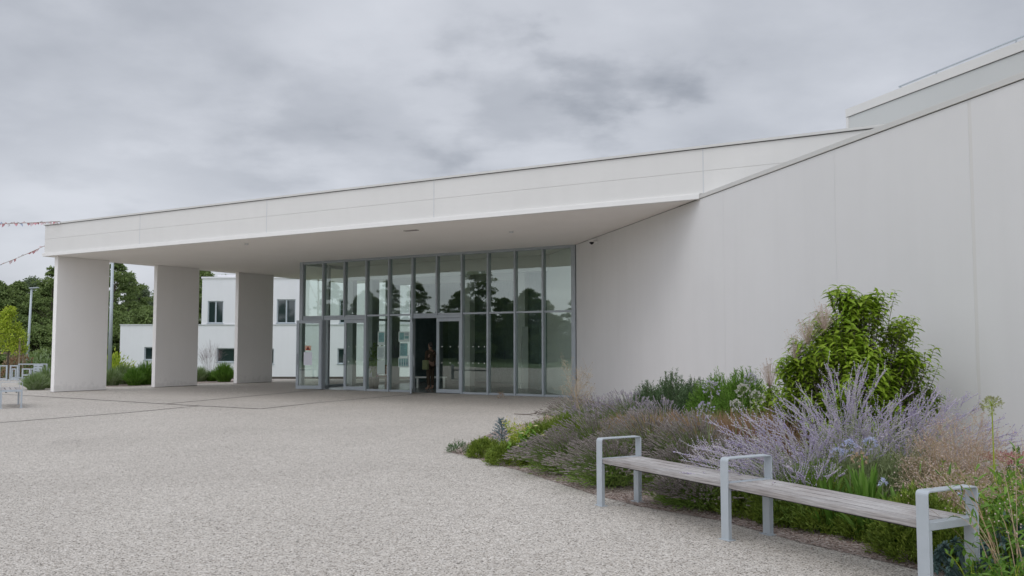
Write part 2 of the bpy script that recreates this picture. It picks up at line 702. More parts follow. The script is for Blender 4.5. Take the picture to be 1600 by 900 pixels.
# drainage slots cut in the paving
def slot(pts, w=.035):
    g = G()
    for (x0, y0), (x1, y1) in zip(pts[:-1], pts[1:]):
        d = np.array([x1 - x0, y1 - y0])
        l_ = np.linalg.norm(d)
        d = d / l_
        nrm = np.array([-d[1], d[0]]) * w / 2
        a, b = np.array([x0, y0]), np.array([x1, y1])
        c = [a - nrm, b - nrm, b + nrm, a + nrm]
        g.add([(p[0], p[1], .004) for p in c], [[0, 1, 2, 3]])
    o = obj('drain_slot', g, M['drain'])
    o['kind'] = 'structure'
    return o


def gp(x, y):
    a, b = (x - 800) / 1392.6, (450 - y) / 1392.6
    p = math.radians(3.687)
    dy, dz = math.cos(p) - b * math.sin(p), math.sin(p) + b * math.cos(p)
    t = -1.6 / dz
    return (a * t, dy * t)


slot([gp(-60, 613.5), gp(20, 616.5), gp(258, 631), gp(320, 634.5), gp(407.5, 638.8)], .085)
slot([gp(407.9, 638.7), gp(498, 629), gp(690, 612)], .07)
slot([gp(-80, 667), gp(0, 660), gp(200, 644.5), gp(310, 634.2)], .06)
slot([gp(262, 630.6), gp(330, 624.5), gp(470, 611.6), gp(530, 606.2)], .075)


# ------------------------------------------------------------------ main building
H, HT = 4.70, 5.81
FV = 6.36
main = empty('main_building', loc(17.4, 6.36, 0),
             'long low white building with a flat entrance canopy on three pillars and a glazed front', 'building')
K = np.array([1.98, 27.40])
WD = np.array([4.01, -17.15])
WD = WD / np.linalg.norm(WD)
WN = np.array([WD[1], -WD[0]])          # out of the wall, towards the plaza (-x side)
if WN[0] > 0:
    WN = -WN


def wp(s, d, z):
    """s metres along the long wall from the glazed corner, d metres out of it"""
    p = K + WD * s + WN * d
    return (float(p[0]), float(p[1]), float(z))


def wbox(g, s0, s1, d0, d1, z0, z1):
    r = [(s0, d0), (s1, d0), (s1, d1), (s0, d1)]
    return g.hexa([wp(s, d, z0) for s, d in r] + [wp(s, d, z1) for s, d in r])


# long wall in panels with fine joints
g = G()
joints = [0.0, 9.92, 13.77, 16.73, 20.4, 24.2, 28, 34]
wbox(g, 0, 34, -.30, -.004, 0, H)
for a, b in zip(joints[:-1], joints[1:]):
    ga = .0025 if a != 16.73 else .03
    gb = .0025 if b != 16.73 else .03
    wbox(g, a + ga, b - gb, -.004, 0, 0, H)
obj('wall', g, M['wall'], main)
g = G()                                        # metal joint cover at the widest joint
wbox(g, 16.73 - .0295, 16.73 + .0295, -.006, -.0015, 0, H - .03)
obj('joint_cover', g, M['fascia'], main, bevel=.003)
# coping of the long wall: dark joint under a projecting pressed edge
g = G()
wbox(g, 7.76, 34, -.28, -.004, H, H + .012)
obj('coping_joint', g, M['gap'], main)
g = G()
wbox(g, 7.66, 34, -.34, .02, H + .012, H + .085)
wbox(g, 7.9, 34, -.4, .0, H + .085, H + .10)
obj('coping', g, M['cap'], main)

# canopy: fascia panels, lip, top trim, soffit
seams_px = [215, 414, 677, 1102]
su = []
for px in seams_px:
    a = (px - 800) / 1392.6
    # A0 + u FA with X = a Y
    su.append((a * A0[1] - A0[0]) / (FA[0] - a * FA[1]))
edges = [0.0] + su + [27.6, 31.5]
g = G()
g.lbox(0.008, 31.5, .008, .30, H + .12, HT - .038)
zm = H + .12 + (HT - .038 - H - .12) * .50
for a, b in zip(edges[:-1], edges[1:]):
    for z0, z1 in ((H + .12, zm - .004), (zm + .004, HT - .038)):
        g.lbox(a + .006, b - .006, 0, .008, z0, z1)
# left return of the canopy
for z0, z1 in ((H + .12, zm - .004), (zm + .004, HT - .038)):
    for v0, v1 in ((.010, 4.2), (4.21, 8.4), (8.41, 12.6), (12.61, 16)):
        g.lbox(0, .008, v0, v1, z0, z1)
obj('fascia', g, M['fascia'], main)
for u in su:
    g = G()
    g.lbox(u - .012, u + .012, -.004, .026, H + .125, HT - .0385)
    obj('fascia_joint', g, M['seam'], main)
g = G()
g.lbox(-.05, 23.63, -.05, .06, H, H + .115)
g.lbox(-.05, .06, .06, 16.3, H, H + .115)
obj('canopy_lip', g, M['lip'], main, bevel=.006)
g = G()
g.lbox(-.02, 31.5, -.012, .40, HT - .032, HT - .022)
g.lbox(-.02, .4, .40, 16.3, HT - .032, HT - .022)
obj('fascia_top_joint', g, M['gap'], main)
g = G()
g.lbox(-.05, 31.5, -.04, .45, HT - .022, HT + .03)
g.lbox(-.05, .45, .45, 16.3, HT - .022, HT + .03)
obj('parapet_cap', g, M['cap'], main)
# soffit slab, clipped along the long wall
def wall_u(v):
    return 23.63 - (v - 0) * (23.63 - 17.48) / FV
g = G()
so_pts = [(.06, .06), (wall_u(.06) - .001, .06), (wall_u(FV), FV), (wall_u(9.9), 9.9), (wall_u(9.9), 16.3), (.06, 16.3)]
r0 = [loc(u, v, H + .012) for u, v in so_pts]
r1 = [loc(u, v, H + .11) for u, v in so_pts]
g.add(r0 + r1, [list(range(6))[::-1], list(range(6, 12))])
g.F.append(np.array([[i, (i + 1) % 6, (i + 1) % 6 + 6, i + 6] for i in range(6)]))
obj('soffit', g, M['soffit'], main)
# flat roof
g = G()
rp = [(.3, .3), (31.2, .3), (31.2, 20), (.3, 20)]
g.add([loc(u, v, HT - .25) for u, v in rp], [[0, 1, 2, 3]])
obj('roof', g, M['upper'], main)

# blade pillars
for k in range(3):
    v = .157 + .06 + k * 4.055
    g = G()
    g.lbox(.271, .271 + .192, v, v + 2.0, 0, H + .012)
    obj('pillar', g, M['pillar'], main, bevel=.008)
    g = G()
    g.lbox(.265, .271 + .198, v - .006, v + 2.006, -.02, .012)
    obj('pillar_foot', g, M['drain'], main)

# upper storey
ug = G()
ua, ub = np.array([7.996, 21.0]), np.array([9.458, 16.14])
ud = (ub - ua) / np.linalg.norm(ub - ua)
un = np.array([-ud[1], ud[0]])


def up_(s, d, z):
    p = ua + ud * s + un * d
    return (float(p[0]), float(p[1]), float(z))


def ubox(g, s0, s1, d0, d1, z0, z1):
    r = [(s0, d0), (s1, d0), (s1, d1), (s0, d1)]
    return g.hexa([up_(s, d, z0) for s, d in r] + [up_(s, d, z1) for s, d in r])


ubox(ug, 0, 22, .03, 9, 4.9, 7.03)
obj('upper_wall', ug, M['upper'], main)
ug = G()
ubox(ug, -.02, 22, .02, 9.02, 7.03, 7.042)
obj('upper_joint', ug, M['gap'], main)
ug = G()
ubox(ug, -.03, 22, .0, 9.03, 7.042, 7.235)
obj('upper_parapet', ug, M['fascia'], main)
ug = G()
r = [up_(-.02, .0, 0), up_(-.02, .05, 0)]
ubox(ug, -.025, .06, .01, .1, 4.9, 7.03)
obj('corner_trim', ug, M['fascia'], main)
# roof guard rail
ug = G()
ra, rb = Vector((8.99, 20.35, 7.59)), Vector((10.95, 15.2, 7.80))
rd = (rb - ra).normalized()
rb = ra + rd * 14
ug.tube([ra + Vector((0, 0, -.18)) + rd * .25, ra, rb], .022, 6)
for s in (1.1, 3.1, 5.0, 6.9, 8.8, 10.7, 12.6):
    p = ra + rd * s
    ug.tube([p, p - rd * .28 + Vector((.12, .05, -.42))], .018, 6)
obj('roof_guard_rail', ug, M['galv'], main)

# glazed front
U0, U1 = 5.93, 17.46
ZT = 2.63
P0 = 6.07
PS = (17.34 - P0) / 11
gf = obj('facade_frame', (lambda g: (
    g.lbox(U0, P0 + .02, FV - .03, FV + .14, 0, H + .012),
    g.lbox(17.32, U1, FV - .03, FV + .14, 0, H + .012),
    g.lbox(P0 + .02, 17.32, FV - .02, FV + .12, H - .075, H + .012),
    g.lbox(P0 + .02, 17.32, FV, FV + .10, ZT, ZT + .06),
    g.lbox(P0 + 3 * PS, P0 + 5 * PS, FV, FV + .10, 0, .07),
    g.lbox(P0 + 7 * PS, 17.32, FV, FV + .10, 0, .07), g)[-1])(G()), M['frame'], main, bevel=.004)
for i in range(1, 11):
    u = P0 + i * PS
    g = G()
    z0 = 0 if i in (1, 3, 4, 5, 7, 8, 9, 10) else ZT
    g.lbox(u - .03, u + .03, FV - .045, FV + .13, z0, H - .06)
    obj('mullion', g, M['frame'], main)


def pane(u0, u1, z0, z1, v=FV + .045, parent=main, mat=None):
    g = G()
    g.lbox(u0, u1, v, v + .012, z0, z1)
    # keep one face of the thin pane so that it reflects once
    g2 = G()
    g2.add([loc(u0, v, z0), loc(u1, v, z0), loc(u1, v, z1), loc(u0, v, z1)], [[0, 1, 2, 3]])
    return obj('glass_pane', g2, mat or M['glass'], parent)


for i in range(11):
    a, b = P0 + i * PS + .03, P0 + (i + 1) * PS - .03
    pane(a, b, ZT + .06, H - .075)
    if i in (3, 4, 7, 8, 9, 10):
        pane(a, b, .07, ZT)
# door surrounds
for i0, i1 in ((0, 3), (5, 7)):
    a, b = P0 + i0 * PS + .03, P0 + i1 * PS - .03
    g = G()
    g.lbox(a, b, FV, FV + .10, ZT - .10, ZT - .004)
    obj('door_lintel', g, M['frame'], main)


def door(hu, width, ang, side, name='door', dots=False, lab=None):
    """leaf hinged at u=hu; ang 0 = shut, reaching towards +u (side=1) or -u (side=-1); opens towards the plaza"""
    e = bpy.data.objects.new(name, None)
    e.empty_display_size = .2
    COL.objects.link(e)
    e.parent = main
    p = Vector(loc(hu, FV - .05 if ang else FV + .05, 0))
    e.location = p - Vector(main.location)
    dl = np.array([math.cos(ang) * side, -math.sin(ang)])
    nl = np.array([-dl[1], dl[0]]) * (1 if side > 0 else -1)

    def lp(s, d, z):
        q = dl * s + nl * d
        w = FA * q[0] + SA * q[1]
        return (float(w[0] + p.x), float(w[1] + p.y), z)

    def dbox(g, s0, s1, d0, d1, z0, z1):
        r = [(s0, d0), (s1, d0), (s1, d1), (s0, d1)]
        g.hexa([lp(s, d, z0) for s, d in r] + [lp(s, d, z1) for s, d in r])
    g = G()
    zt = ZT - .11
    fw = .10
    dbox(g, 0, fw, -.03, .03, .02, zt)
    dbox(g, width - fw, width, -.03, .03, .02, zt)
    dbox(g, fw, width - fw, -.03, .03, .02, .14)
    dbox(g, fw, width - fw, -.03, .03, zt - .11, zt)

    def pobj(name_, g_, m_, **k):
        V = G()
        V.V, V.F, V.n = g_.V, g_.F, g_.n
        me = V.mesh(name_, False, np.array(p))
        me.materials.append(m_)
        o = bpy.data.objects.new(name_, me)
        COL.objects.link(o)
        o.parent = e
        return o
    pobj('door_frame', g, M['frame'])
    g = G()
    g.add([lp(fw, 0, .14), lp(width - fw, 0, .14), lp(width - fw, 0, zt - .11), lp(fw, 0, zt - .11)], [[0, 1, 2, 3]])
    pobj('glass_pane', g, M['glass'])
    g = G()
    hs = width - .05
    for sg in (-1, 1):
        g.tube([lp(hs, .03 * sg, .92), lp(hs, .09 * sg, .92), lp(hs, .09 * sg, 1.28), lp(hs, .03 * sg, 1.28)], .014, 8)
    pobj('handle', g, M['steel'])
    for z in (.25, 1.25, 2.25):
        g = G()
        g.tube([lp(-.012, -.035, z - .07), lp(-.012, -.035, z + .07)], .016, 8)
        pobj('hinge', g, M['steel'])
    return e, lp, pobj


d1, lp1, pj1 = door(P0 + PS + .0, .97, math.radians(158), 1)
door(P0 + 3 * PS - .03, 1.02, 0, -1)
d3, lp3, pj3 = door(P0 + 5 * PS + .03, .98, math.radians(55), 1)
door(P0 + 7 * PS - .03, 1.02, 0, -1)
# safety dots on the glass
dotm = plain('safety_dot', (.75, .78, .75), .6)
for (i, n, vv) in ((6, 3, FV + .035), (7, 4, FV + .038), (2, 3, FV + .035)):
    for z in (1.02, 1.56):
        for k in range(n):
            g = G()
            u = P0 + i * PS + .2 + k * (PS - .36) / (n - 1)
            g.lbox(u - .012, u + .012, vv - .006, vv - .003, z - .02, z + .02)
            obj('safety_dot', g, dotm, main)

# left side glazing of the lobby, with columns, and the rest of the lobby shell
SV1 = 15.6
g = G()
for z0, z1 in ((0, .10), (ZT, ZT + .08), (H - .10, H + .01)):
    g.lbox(U0 + .02, U0 + .12, FV + .14, SV1, z0, z1)
n_s = 7
for i in range(1, n_s + 1):
    v = FV + .14 + i * (SV1 - FV - .14) / n_s
    w = (.05, .05, .12, .22, .30, .34, .34, .34)[i]
    if v > 12.4:
        break
    g.lbox(U0 - .0, U0 + .16 + (w > .1) * .15, v - w, v + w, 0, H + .01)
obj('side_frame', g, M['frame'], main)
for i in range(5):
    v0 = FV + .14 + i * (SV1 - FV - .14) / n_s + .05
    v1 = FV + .14 + (i + 1) * (SV1 - FV - .14) / n_s - .05
    for z0, z1 in ((.10, ZT), (ZT + .08, H - .10)):
        g = G()
        g.add([loc(U0 + .07, v0, z0), loc(U0 + .07, v1, z0), loc(U0 + .07, v1, z1), loc(U0 + .07, v0, z1)], [[0, 1, 2, 3]])
        obj('glass_pane', g, M['glass2'], main)
# inner continuation of the long wall
g = G()
wbox(g, -3.4, -.12, -.30, 0, 0, H)
obj('lobby_wall', g, M['intwall'], main)
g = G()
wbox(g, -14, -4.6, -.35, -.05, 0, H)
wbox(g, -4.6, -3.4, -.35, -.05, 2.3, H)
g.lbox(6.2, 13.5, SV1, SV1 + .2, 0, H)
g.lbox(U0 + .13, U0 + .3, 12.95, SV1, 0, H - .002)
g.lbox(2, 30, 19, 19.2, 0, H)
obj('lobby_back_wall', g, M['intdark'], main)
g = G()
wbox(g, -6.2, -6.0, .01, .25, 0, 2.3)
g.lbox(10.0, 10.35, 11.2, 11.55, 0, H)
g.lbox(12.9, 13.2, 10.6, 10.9, 0, H)
obj('lobby_column', g, M['intwall'], main)
g = G()
g.lbox(7.2, 7.7, 15.2, 15.55, .0, 2.3)
g.lbox(9.1, 9.9, 15.2, 15.55, .3, 2.9)
g.lbox(11.2, 11.9, 15.2, 15.55, 2.6, 3.9)
obj('lobby_panel', g, M['intwall'], main)
g = G()
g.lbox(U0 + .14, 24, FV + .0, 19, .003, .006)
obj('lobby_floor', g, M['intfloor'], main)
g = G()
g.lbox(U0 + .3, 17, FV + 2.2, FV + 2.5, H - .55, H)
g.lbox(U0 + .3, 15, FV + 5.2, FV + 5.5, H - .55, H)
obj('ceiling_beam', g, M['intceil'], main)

# small fittings under the canopy
cam_o = empty('security_camera', wp(2.05, .06, 4.50), 'small white dome security camera with dark lens on the wall under the canopy', 'camera')
g = G()
c0 = Vector(wp(2.05, .0, 4.56))
wn3 = Vector((WN[0], WN[1], 0))
g.tube([c0, c0 + wn3 * .16], [.05, .045], 10)
obj('bracket', g, M['lip'], cam_o)
g = G()
c1 = c0 + wn3 * .17
g.tube([c1 + Vector((0, 0, .05)), c1 + Vector((0, 0, -.01))], [.07, .085], 12)
obj('housing', g, M['lip'], cam_o, smooth=False)
g = G()
g.tube([c1 + Vector((0, 0, -.01)), c1 + Vector((0, 0, -.05)), c1 + Vector((0, 0, -.08))], [.07, .055, .015], 12)
obj('dome', g, M['dark'], cam_o, smooth=True)
for u, v, l_ in ((9.0, .9, 'small ceiling sensor under the left half of the canopy'),
                 (15.2, 1.0, 'flat dark grille in the soffit near the front edge'),
                 (17.4, 2.6, 'tiny recessed spot light under the right half of the canopy')):
    g = G()
    if 'grille' in l_:
        g.lbox(u - .22, u + .22, v - .06, v + .06, H - .006, H + .013)
    else:
        p = loc(u, v, H)
        g.tube([(p[0], p[1], H + .014), (p[0], p[1], H - .03), (p[0], p[1], H - .035)], [.06, .055, .03], 12)
    tag(obj('ceiling_fitting', g, M['seam'] if 'grille' not in l_ else M['cover']), l_, 'ceiling fitting')

# notices in the glass
def fpu(px, v):
    a = (px - 800) / 1392.6
    b0 = A0 + v * SA
    return (a * b0[1] - b0[0]) / (FA[0] - a * FA[1])


def fz(px, py, v):
    u = fpu(px, v)
    Y = loc(u, v, 0)[1]
    p = math.radians(3.687)
    b = (450 - py) / 1392.6
    return 1.6 + Y * (math.sin(p) + b * math.cos(p)) / (math.cos(p) - b * math.sin(p))


pgreen = plain('poster_teal', (.16, .32, .30), .7, var=.25, scale=9)
ppale = plain('poster_pale', (.42, .50, .46), .7)
pink = plain('poster_text', (.10, .17, .19), .7)
VP = FV + .02


def poster(x0, x1, y0, y1, label, style):
    u0, u1 = fpu(x0, VP), fpu(x1, VP)
    xm = (x0 + x1) / 2
    z1, z0 = fz(xm, y0, VP), fz(xm, y1, VP)
    e = empty('poster', loc((u0 + u1) / 2, VP, z0), label, 'poster', 'notices taped inside the glass front')
    w, h = u1 - u0, z1 - z0
    g = G()
    g.lbox(u0, u1, VP, VP + .004, z0, z1)
    obj('sheet', g, ppale, e)
    g, t = G(), G()
    if style == 0:
        g.lbox(u0 + .12 * w, u1 - .12 * w, VP - .003, VP - .0005, z0 + .22 * h, z1 - .08 * h)
        for k in range(7):
            zz = z1 - h * (.16 + .07 * k)
            t.lbox(u0 + .2 * w, u1 - (.2 + .2 * random.random()) * w, VP - .006, VP - .0035, zz - .012, zz)
    elif style == 1:
        for k in range(10):
            zz = z1 - h * (.12 + .075 * k)
            t.lbox(u0 + .12 * w, u1 - (.12 + .25 * random.random()) * w, VP - .005, VP - .001, zz - .01, zz)
    elif style == 2:
        g.lbox(u0 + .08 * w, u0 + .5 * w, VP - .003, VP - .0005, z0 + .2 * h, z1 - .1 * h)
        g.lbox(u0 + .56 * w, u1 - .08 * w, VP - .003, VP - .0005, z0 + .3 * h, z1 - .45 * h)
        for k in range(3):
            zz = z1 - h * (.14 + .09 * k)
            t.lbox(u0 + .56 * w, u1 - .1 * w, VP - .006, VP - .0035, zz - .012, zz)
    elif style == 3:
        g.lbox(u0 + .06 * w, u1 - .06 * w, VP - .003, VP - .0005, z0 + .05 * h, z1 - .05 * h)
        for k in range(9):
            zz = z1 - h * (.12 + .09 * k)
            t.lbox(u0 + .14 * w, u1 - (.14 + .3 * random.random()) * w, VP - .006, VP - .0035, zz - (.03 if k == 0 else .012), zz)
    elif style == 4:
        for k in range(4):
            uu = u0 + w * (.08 + .23 * k)
            g.lbox(uu, uu + .16 * w, VP - .003, VP - .0005, z0 + .15 * h, z1 - .12 * h)
            t.lbox(uu + .02 * w, uu + .13 * w, VP - .006, VP - .0035, z0 + .3 * h, z0 + .5 * h)
    if g.n:
        obj('printed_field', g, pgreen, e)
    if t.n:
        obj('print_lines', t, pink, e)


poster(590.5, 602, 518, 539, 'teal notice with a pale border, top one of the left column of notices', 0)
poster(590, 602, 541, 561.5, 'pale notice with rows of small text, middle one of the left column of notices', 1)
poster(590, 602, 563, 584, 'blank cream sheet, lowest one of the left column of notices', 5)
poster(623, 640, 518, 533.8, 'landscape teal notice with two pictures, top one of the right column of notices', 2)
poster(625, 637.5, 535.5, 557, 'solid teal notice full of text, middle one of the right column of notices', 3)
poster(623, 639, 558.5, 574, 'landscape pale notice with four teal columns, lowest of the right column of notices', 4)
# paper and warning sticker on the folded-back door
def onleaf(s0, s1, z0, z1, name, mat, label, cat, tri=False, dd=.012):
    g = G()
    sg = -1
    if tri:
        g.add([lp1(s0, dd * sg, z0), lp1(s1, dd * sg, z0), lp1((s0 + s1) / 2, dd * sg, z1),
               lp1(s0, (dd - .003) * sg, z0), lp1(s1, (dd - .003) * sg, z0), lp1((s0 + s1) / 2, (dd - .003) * sg, z1)],
              [[0, 1, 2], [3, 5, 4]])
    else:
        g.hexa([lp1(s, d, z) for z in (z0, z1) for s, d in ((s0, dd * sg), (s1, dd * sg), (s1, (dd - .004) * sg), (s0, (dd - .004) * sg))])
    return tag(obj(name, g, mat), label, cat)


# which side of the leaf looks at the plaza
_t = Vector(lp1(.5, .1, 1)) - Vector(lp1(.5, 0, 1))
_sg = 1 if _t.dot(Vector((-SA[0], -SA[1], 0))) > 0 else -1
_lp = lp1


def lp1(s, d, z):
    return _lp(s, -d * _sg, z)


onleaf(.36, .68, .88, 1.36, 'paper_notice', M['white'], 'plain white sheet of paper taped to the folded back glass door', 'notice')
st = empty('warning_sticker', lp1(.52, -.02, 1.44), 'orange warning sticker with a black triangle above the white sheet on the door', 'sticker')
g = G()
g.hexa([lp1(s, d, z) for z in (1.42, 1.60) for s, d in ((.40, -.012), (.64, -.012), (.64, -.008), (.40, -.008))])
obj('sticker_sheet', g, plain('sticker_peach', (.62, .42, .30), .6), st)
g = G()
g.add([lp1(.42, -.015, 1.43), lp1(.62, -.015, 1.43), lp1(.52, -.015, 1.59)], [[0, 1, 2]])
obj('red_triangle', g, plain('sticker_red', (.50, .07, .03), .6), st)
g = G()
g.add([lp1(.47, -.018, 1.455), lp1(.57, -.018, 1.455), lp1(.52, -.018, 1.55)], [[0, 1, 2]])
obj('black_triangle', g, M['dark'], st)

# ------------------------------------------------------------------ annex behind
Ya = 64.0
annex = empty('annex_building', (-17, Ya, -1), 'white two storey building with small grey framed windows seen between the pillars', 'building')


def wall_with_holes(g, x0, x1, z0, z1, y, holes, th=.25):
    """wall facing -y with rectangular openings (holes: x0,x1,z0,z1)"""
    xs = sorted({x0, x1, *[h[0] for h in holes], *[h[1] for h in holes]})
    zs = sorted({z0, z1, *[h[2] for h in holes], *[h[3] for h in holes]})
    for a, b in zip(xs[:-1], xs[1:]):
        for c, d in zip(zs[:-1], zs[1:]):
            mx_, mz_ = (a + b) / 2, (c + d) / 2
            if any(h[0] < mx_ < h[1] and h[2] < mz_ < h[3] for h in holes):
                continue
            g.add([(a, y, c), (b, y, c), (b, y, d), (a, y, d)], [[0, 1, 2, 3]])
    for a, b, c, d in holes:
        g.add([(a, y, c), (b, y, c), (b, y, d), (a, y, d), (a, y + th, c), (b, y + th, c), (b, y + th, d), (a, y + th, d)],
              [[0, 1, 5, 4], [1, 2, 6, 5], [2, 3, 7, 6], [3, 0, 4, 7]])


lowh = [(-26.35, -25.35, .57, 1.5), (-21.15, -19.75, .42, 1.42), (-18.6, -17.05, .28, 1.38), (-12.5, -11.2, .3, 1.4)]
uph = [(-21.87, -20.75, 3.2, 4.80), (-16.9, -15.56, 3.2, 4.92), (-12.4, -11.3, 3.2, 4.9)]
g = G()
wall_with_holes(g, -28.1, -6, -.62, 3.06, Ya, lowh)
g.add([(-28.1, Ya, -.62), (-28.1, Ya + 12, -.62), (-28.1, Ya + 12, 3.06), (-28.1, Ya, 3.06)], [[0, 3, 2, 1]])
g.add([(-6, Ya, -.62), (-6, Ya + 12, -.62), (-6, Ya + 12, 3.06), (-6, Ya, 3.06)], [[0, 1, 2, 3]])
obj('ground_floor_wall', g, M['annex'], annex)
g = G()
g.box(-28.14, -5.9, Ya - .05, Ya + 12, 3.06, 3.13)
obj('ledge', g, M['seam'], annex)
g = G()
wall_with_holes(g, -22.3, -8.6, 3.13, 6.42, Ya + .02, uph)
g.add([(-22.3, Ya + .02, 3.13), (-22.3, Ya + 12, 3.13), (-22.3, Ya + 12, 6.42), (-22.3, Ya + .02, 6.42)], [[0, 3, 2, 1]])
g.add([(-8.6, Ya + .02, 3.13), (-8.6, Ya + 12, 3.13), (-8.6, Ya + 12, 6.42), (-8.6, Ya + .02, 6.42)], [[0, 1, 2, 3]])
obj('upper_floor_wall', g, M['annex'], annex)
g = G()
g.box(-22.36, -8.54, Ya - .04, Ya + 12, 6.42, 6.55)
for i in range(8):
    x0 = -21.4 + i * 1.6
    g.box(x0, x0 + 1.61, Ya + .6, Ya + 10, 6.55, 6.72 + .04 * (i % 3))
obj('roof', g, M['annex'], annex)
g = G()
g.box(-28.05, -6.05, Ya + .03, Ya + 11.9, -1.05, -.62)
obj('plinth', g, M['plinth'], annex)
for a, b, c, d in lowh + uph:
    g = G()
    fw = .07
    y = Ya + .10
    g.box(a, b, y, y + .06, c, c + fw)
    g.box(a, b, y, y + .06, d - fw, d)
    g.box(a, a + fw, y, y + .06, c + fw, d - fw)
    g.box(b - fw, b, y, y + .06, c + fw, d - fw)
    if d > 3:
        xm = (a + b) / 2
        g.box(xm - .05, xm + .05, y - .002, y + .06, c + fw, d - fw)
    g.box(a - .04, b + .04, Ya - .06, Ya + .10, c - .05, c - .002)
    w = obj('window', g, M['galv'], annex)
    g = G()
    g.add([(a + fw, y + .05, c + fw), (b - fw, y + .05, c + fw), (b - fw, y + .05, d - fw), (a + fw, y + .05, d - fw)], [[0, 1, 2, 3]])
    obj('glass_pane', g, M['winglass'], w)

# ------------------------------------------------------------------ benches
def bench_frame_path():
    return


def flat_hoop(g, x, y0, y1, h, w=.09, t=.012, r=.03):
    """flat bar bent over two legs: legs at y0 and y1, bar width w along x"""
    pts = [(y0, 0)]
    for k in range(5):
        a = PI - k * PI / 8
        pts.append((y0 + r + r * math.cos(a), h - r + r * math.sin(a)))
    for k in range(5):
        a = PI / 2 - k * PI / 8
        pts.append((y1 - r + r * math.cos(a), h - r + r * math.sin(a)))
    pts.append((y1, 0))
    P = np.array(pts)
    n = len(P)
    T = np.zeros_like(P)
    T[1:-1] = P[2:] - P[:-2]
    T[0] = P[1] - P[0]
    T[-1] = P[-1] - P[-2]
    T /= np.linalg.norm(T, axis=1)[:, None]
    Nn = np.stack([T[:, 1], -T[:, 0]], 1)
    vs, fs = [], []
    for p, nn in zip(P, Nn):
        q = p + nn * t
        vs += [(x - w / 2, p[0], p[1]), (x + w / 2, p[0], p[1]), (x + w / 2, q[0], q[1]), (x - w / 2, q[0], q[1])]
    for i in range(n - 1):
        for k in range(4):
            fs.append([i * 4 + k, i * 4 + (k + 1) % 4, (i + 1) * 4 + (k + 1) % 4, (i + 1) * 4 + k])
    g.add(vs, fs)
    b0 = g.n - len(vs)
    g.F.append(np.array([[b0, b0 + 1, b0 + 2, b0 + 3], [b0 + 4 * n - 1, b0 + 4 * n - 2, b0 + 4 * n - 3, b0 + 4 * n - 4]]))


BW = .50


def bench_end(parent, x, y, z, rz):
    """hoop + seat bearer with its feet at local 0..BW"""
    c, s_ = math.cos(rz), math.sin(rz)
    g = G()
    flat_hoop(g, 0, 0, BW, .672)
    # stiffening plates behind each leg below the seat, seat bearer
    for y0, y1 in ((.012, .042), (BW - .042, BW - .012)):
        g.box(-.040, .040, y0, y1, .002, .418)
    g.box(-.035, .035, .0125, BW - .0125, .4185, .4685)
    for y0 in (-.015, BW - .065):
        g.box(-.062, .062, y0, y0 + .08, 0, .008)
    R = np.array([[c, -s_, 0], [s_, c, 0], [0, 0, 1]])
    g.V = [v @ R.T + np.array([x, y, z]) for v in g.V]
    obj('arm_frame', g, M['galv'], parent, bevel=.003, world=False)


def seat_module(parent, p0, p1):
    """slatted seat from p0 to p1 (front line), depth BW, in the bench's local frame"""
    p0, p1 = np.array(p0), np.array(p1)
    d = p1 - p0
    L_ = np.linalg.norm(d)
    ang = math.atan2(d[1], d[0])
    g = G()
    n = 4
    gap = .021
    w = (BW - .03 - gap * (n - 1)) / n
    for i in range(n):
        y0 = .012 + i * (w + gap)
        g.box(.042, L_ - .042, y0, y0 + w, .425 + random.uniform(0, .002), .470 + random.uniform(-.002, .001))
    g2 = g
    o = obj('seat', g2, M['wood'], parent, bevel=.004, world=False)
    o.location = (p0[0], p0[1], 0)
    o.rotation_euler = (0, 0, ang)
    g = G()
    for y0 in (.12, BW - .15):
        g.box(.042, L_ - .042, y0, y0 + .03, .395, .423)
    o = obj('seat_rail', g, M['dark'], parent, world=False)
    o.location = (p0[0], p0[1], 0)
    o.rotation_euler = (0, 0, ang)


F1, F2, F3 = (.87, 9.02), (1.75, 7.45), (2.62, 5.78)
b1 = empty('bench', (F2[0], F2[1], 0), 'long bench of weathered grey slats with three pale metal armrests before the flower bed', 'bench', 'slatted benches on the plaza')


def brot(a, b):
    return math.atan2(b[1] - a[1], b[0] - a[0])


r12, r23 = brot(F1, F2), brot(F2, F3)
for f, r_ in ((F1, r12), (F2, (r12 + r23) / 2), (F3, r23)):
    bench_end(b1, f[0] - F2[0], f[1] - F2[1], 0, r_)
seat_module(b1, (F1[0] - F2[0], F1[1] - F2[1]), (0, 0))
seat_module(b1, (0, 0), (F3[0] - F2[0], F3[1] - F2[1]))
b2 = empty('bench', (-13.05, 22.85, 0), 'pale metal bench end cut off by the left edge of the photo', 'bench', 'slatted benches on the plaza')
rr = math.radians(31)
bench_end(b2, 0, 0, 0, rr - PI / 2)
bench_end(b2, -1.7 * math.sin(rr) , -0 + 1.7 * math.cos(rr) * 0, 0, rr - PI / 2) if False else None
# its seat runs out of the frame to the left
c_, s_ = math.cos(rr - PI / 2), math.sin(rr - PI / 2)
e2 = np.array([-1.75 * c_, -1.75 * s_])
bench_end(b2, e2[0], e2[1], 0, rr - PI / 2)
seat_module(b2, tuple(e2), (0, 0))

# ------------------------------------------------------------------ foliage tools
def nrm(a):
    return a / np.maximum(np.linalg.norm(a, axis=-1, keepdims=True), 1e-9)


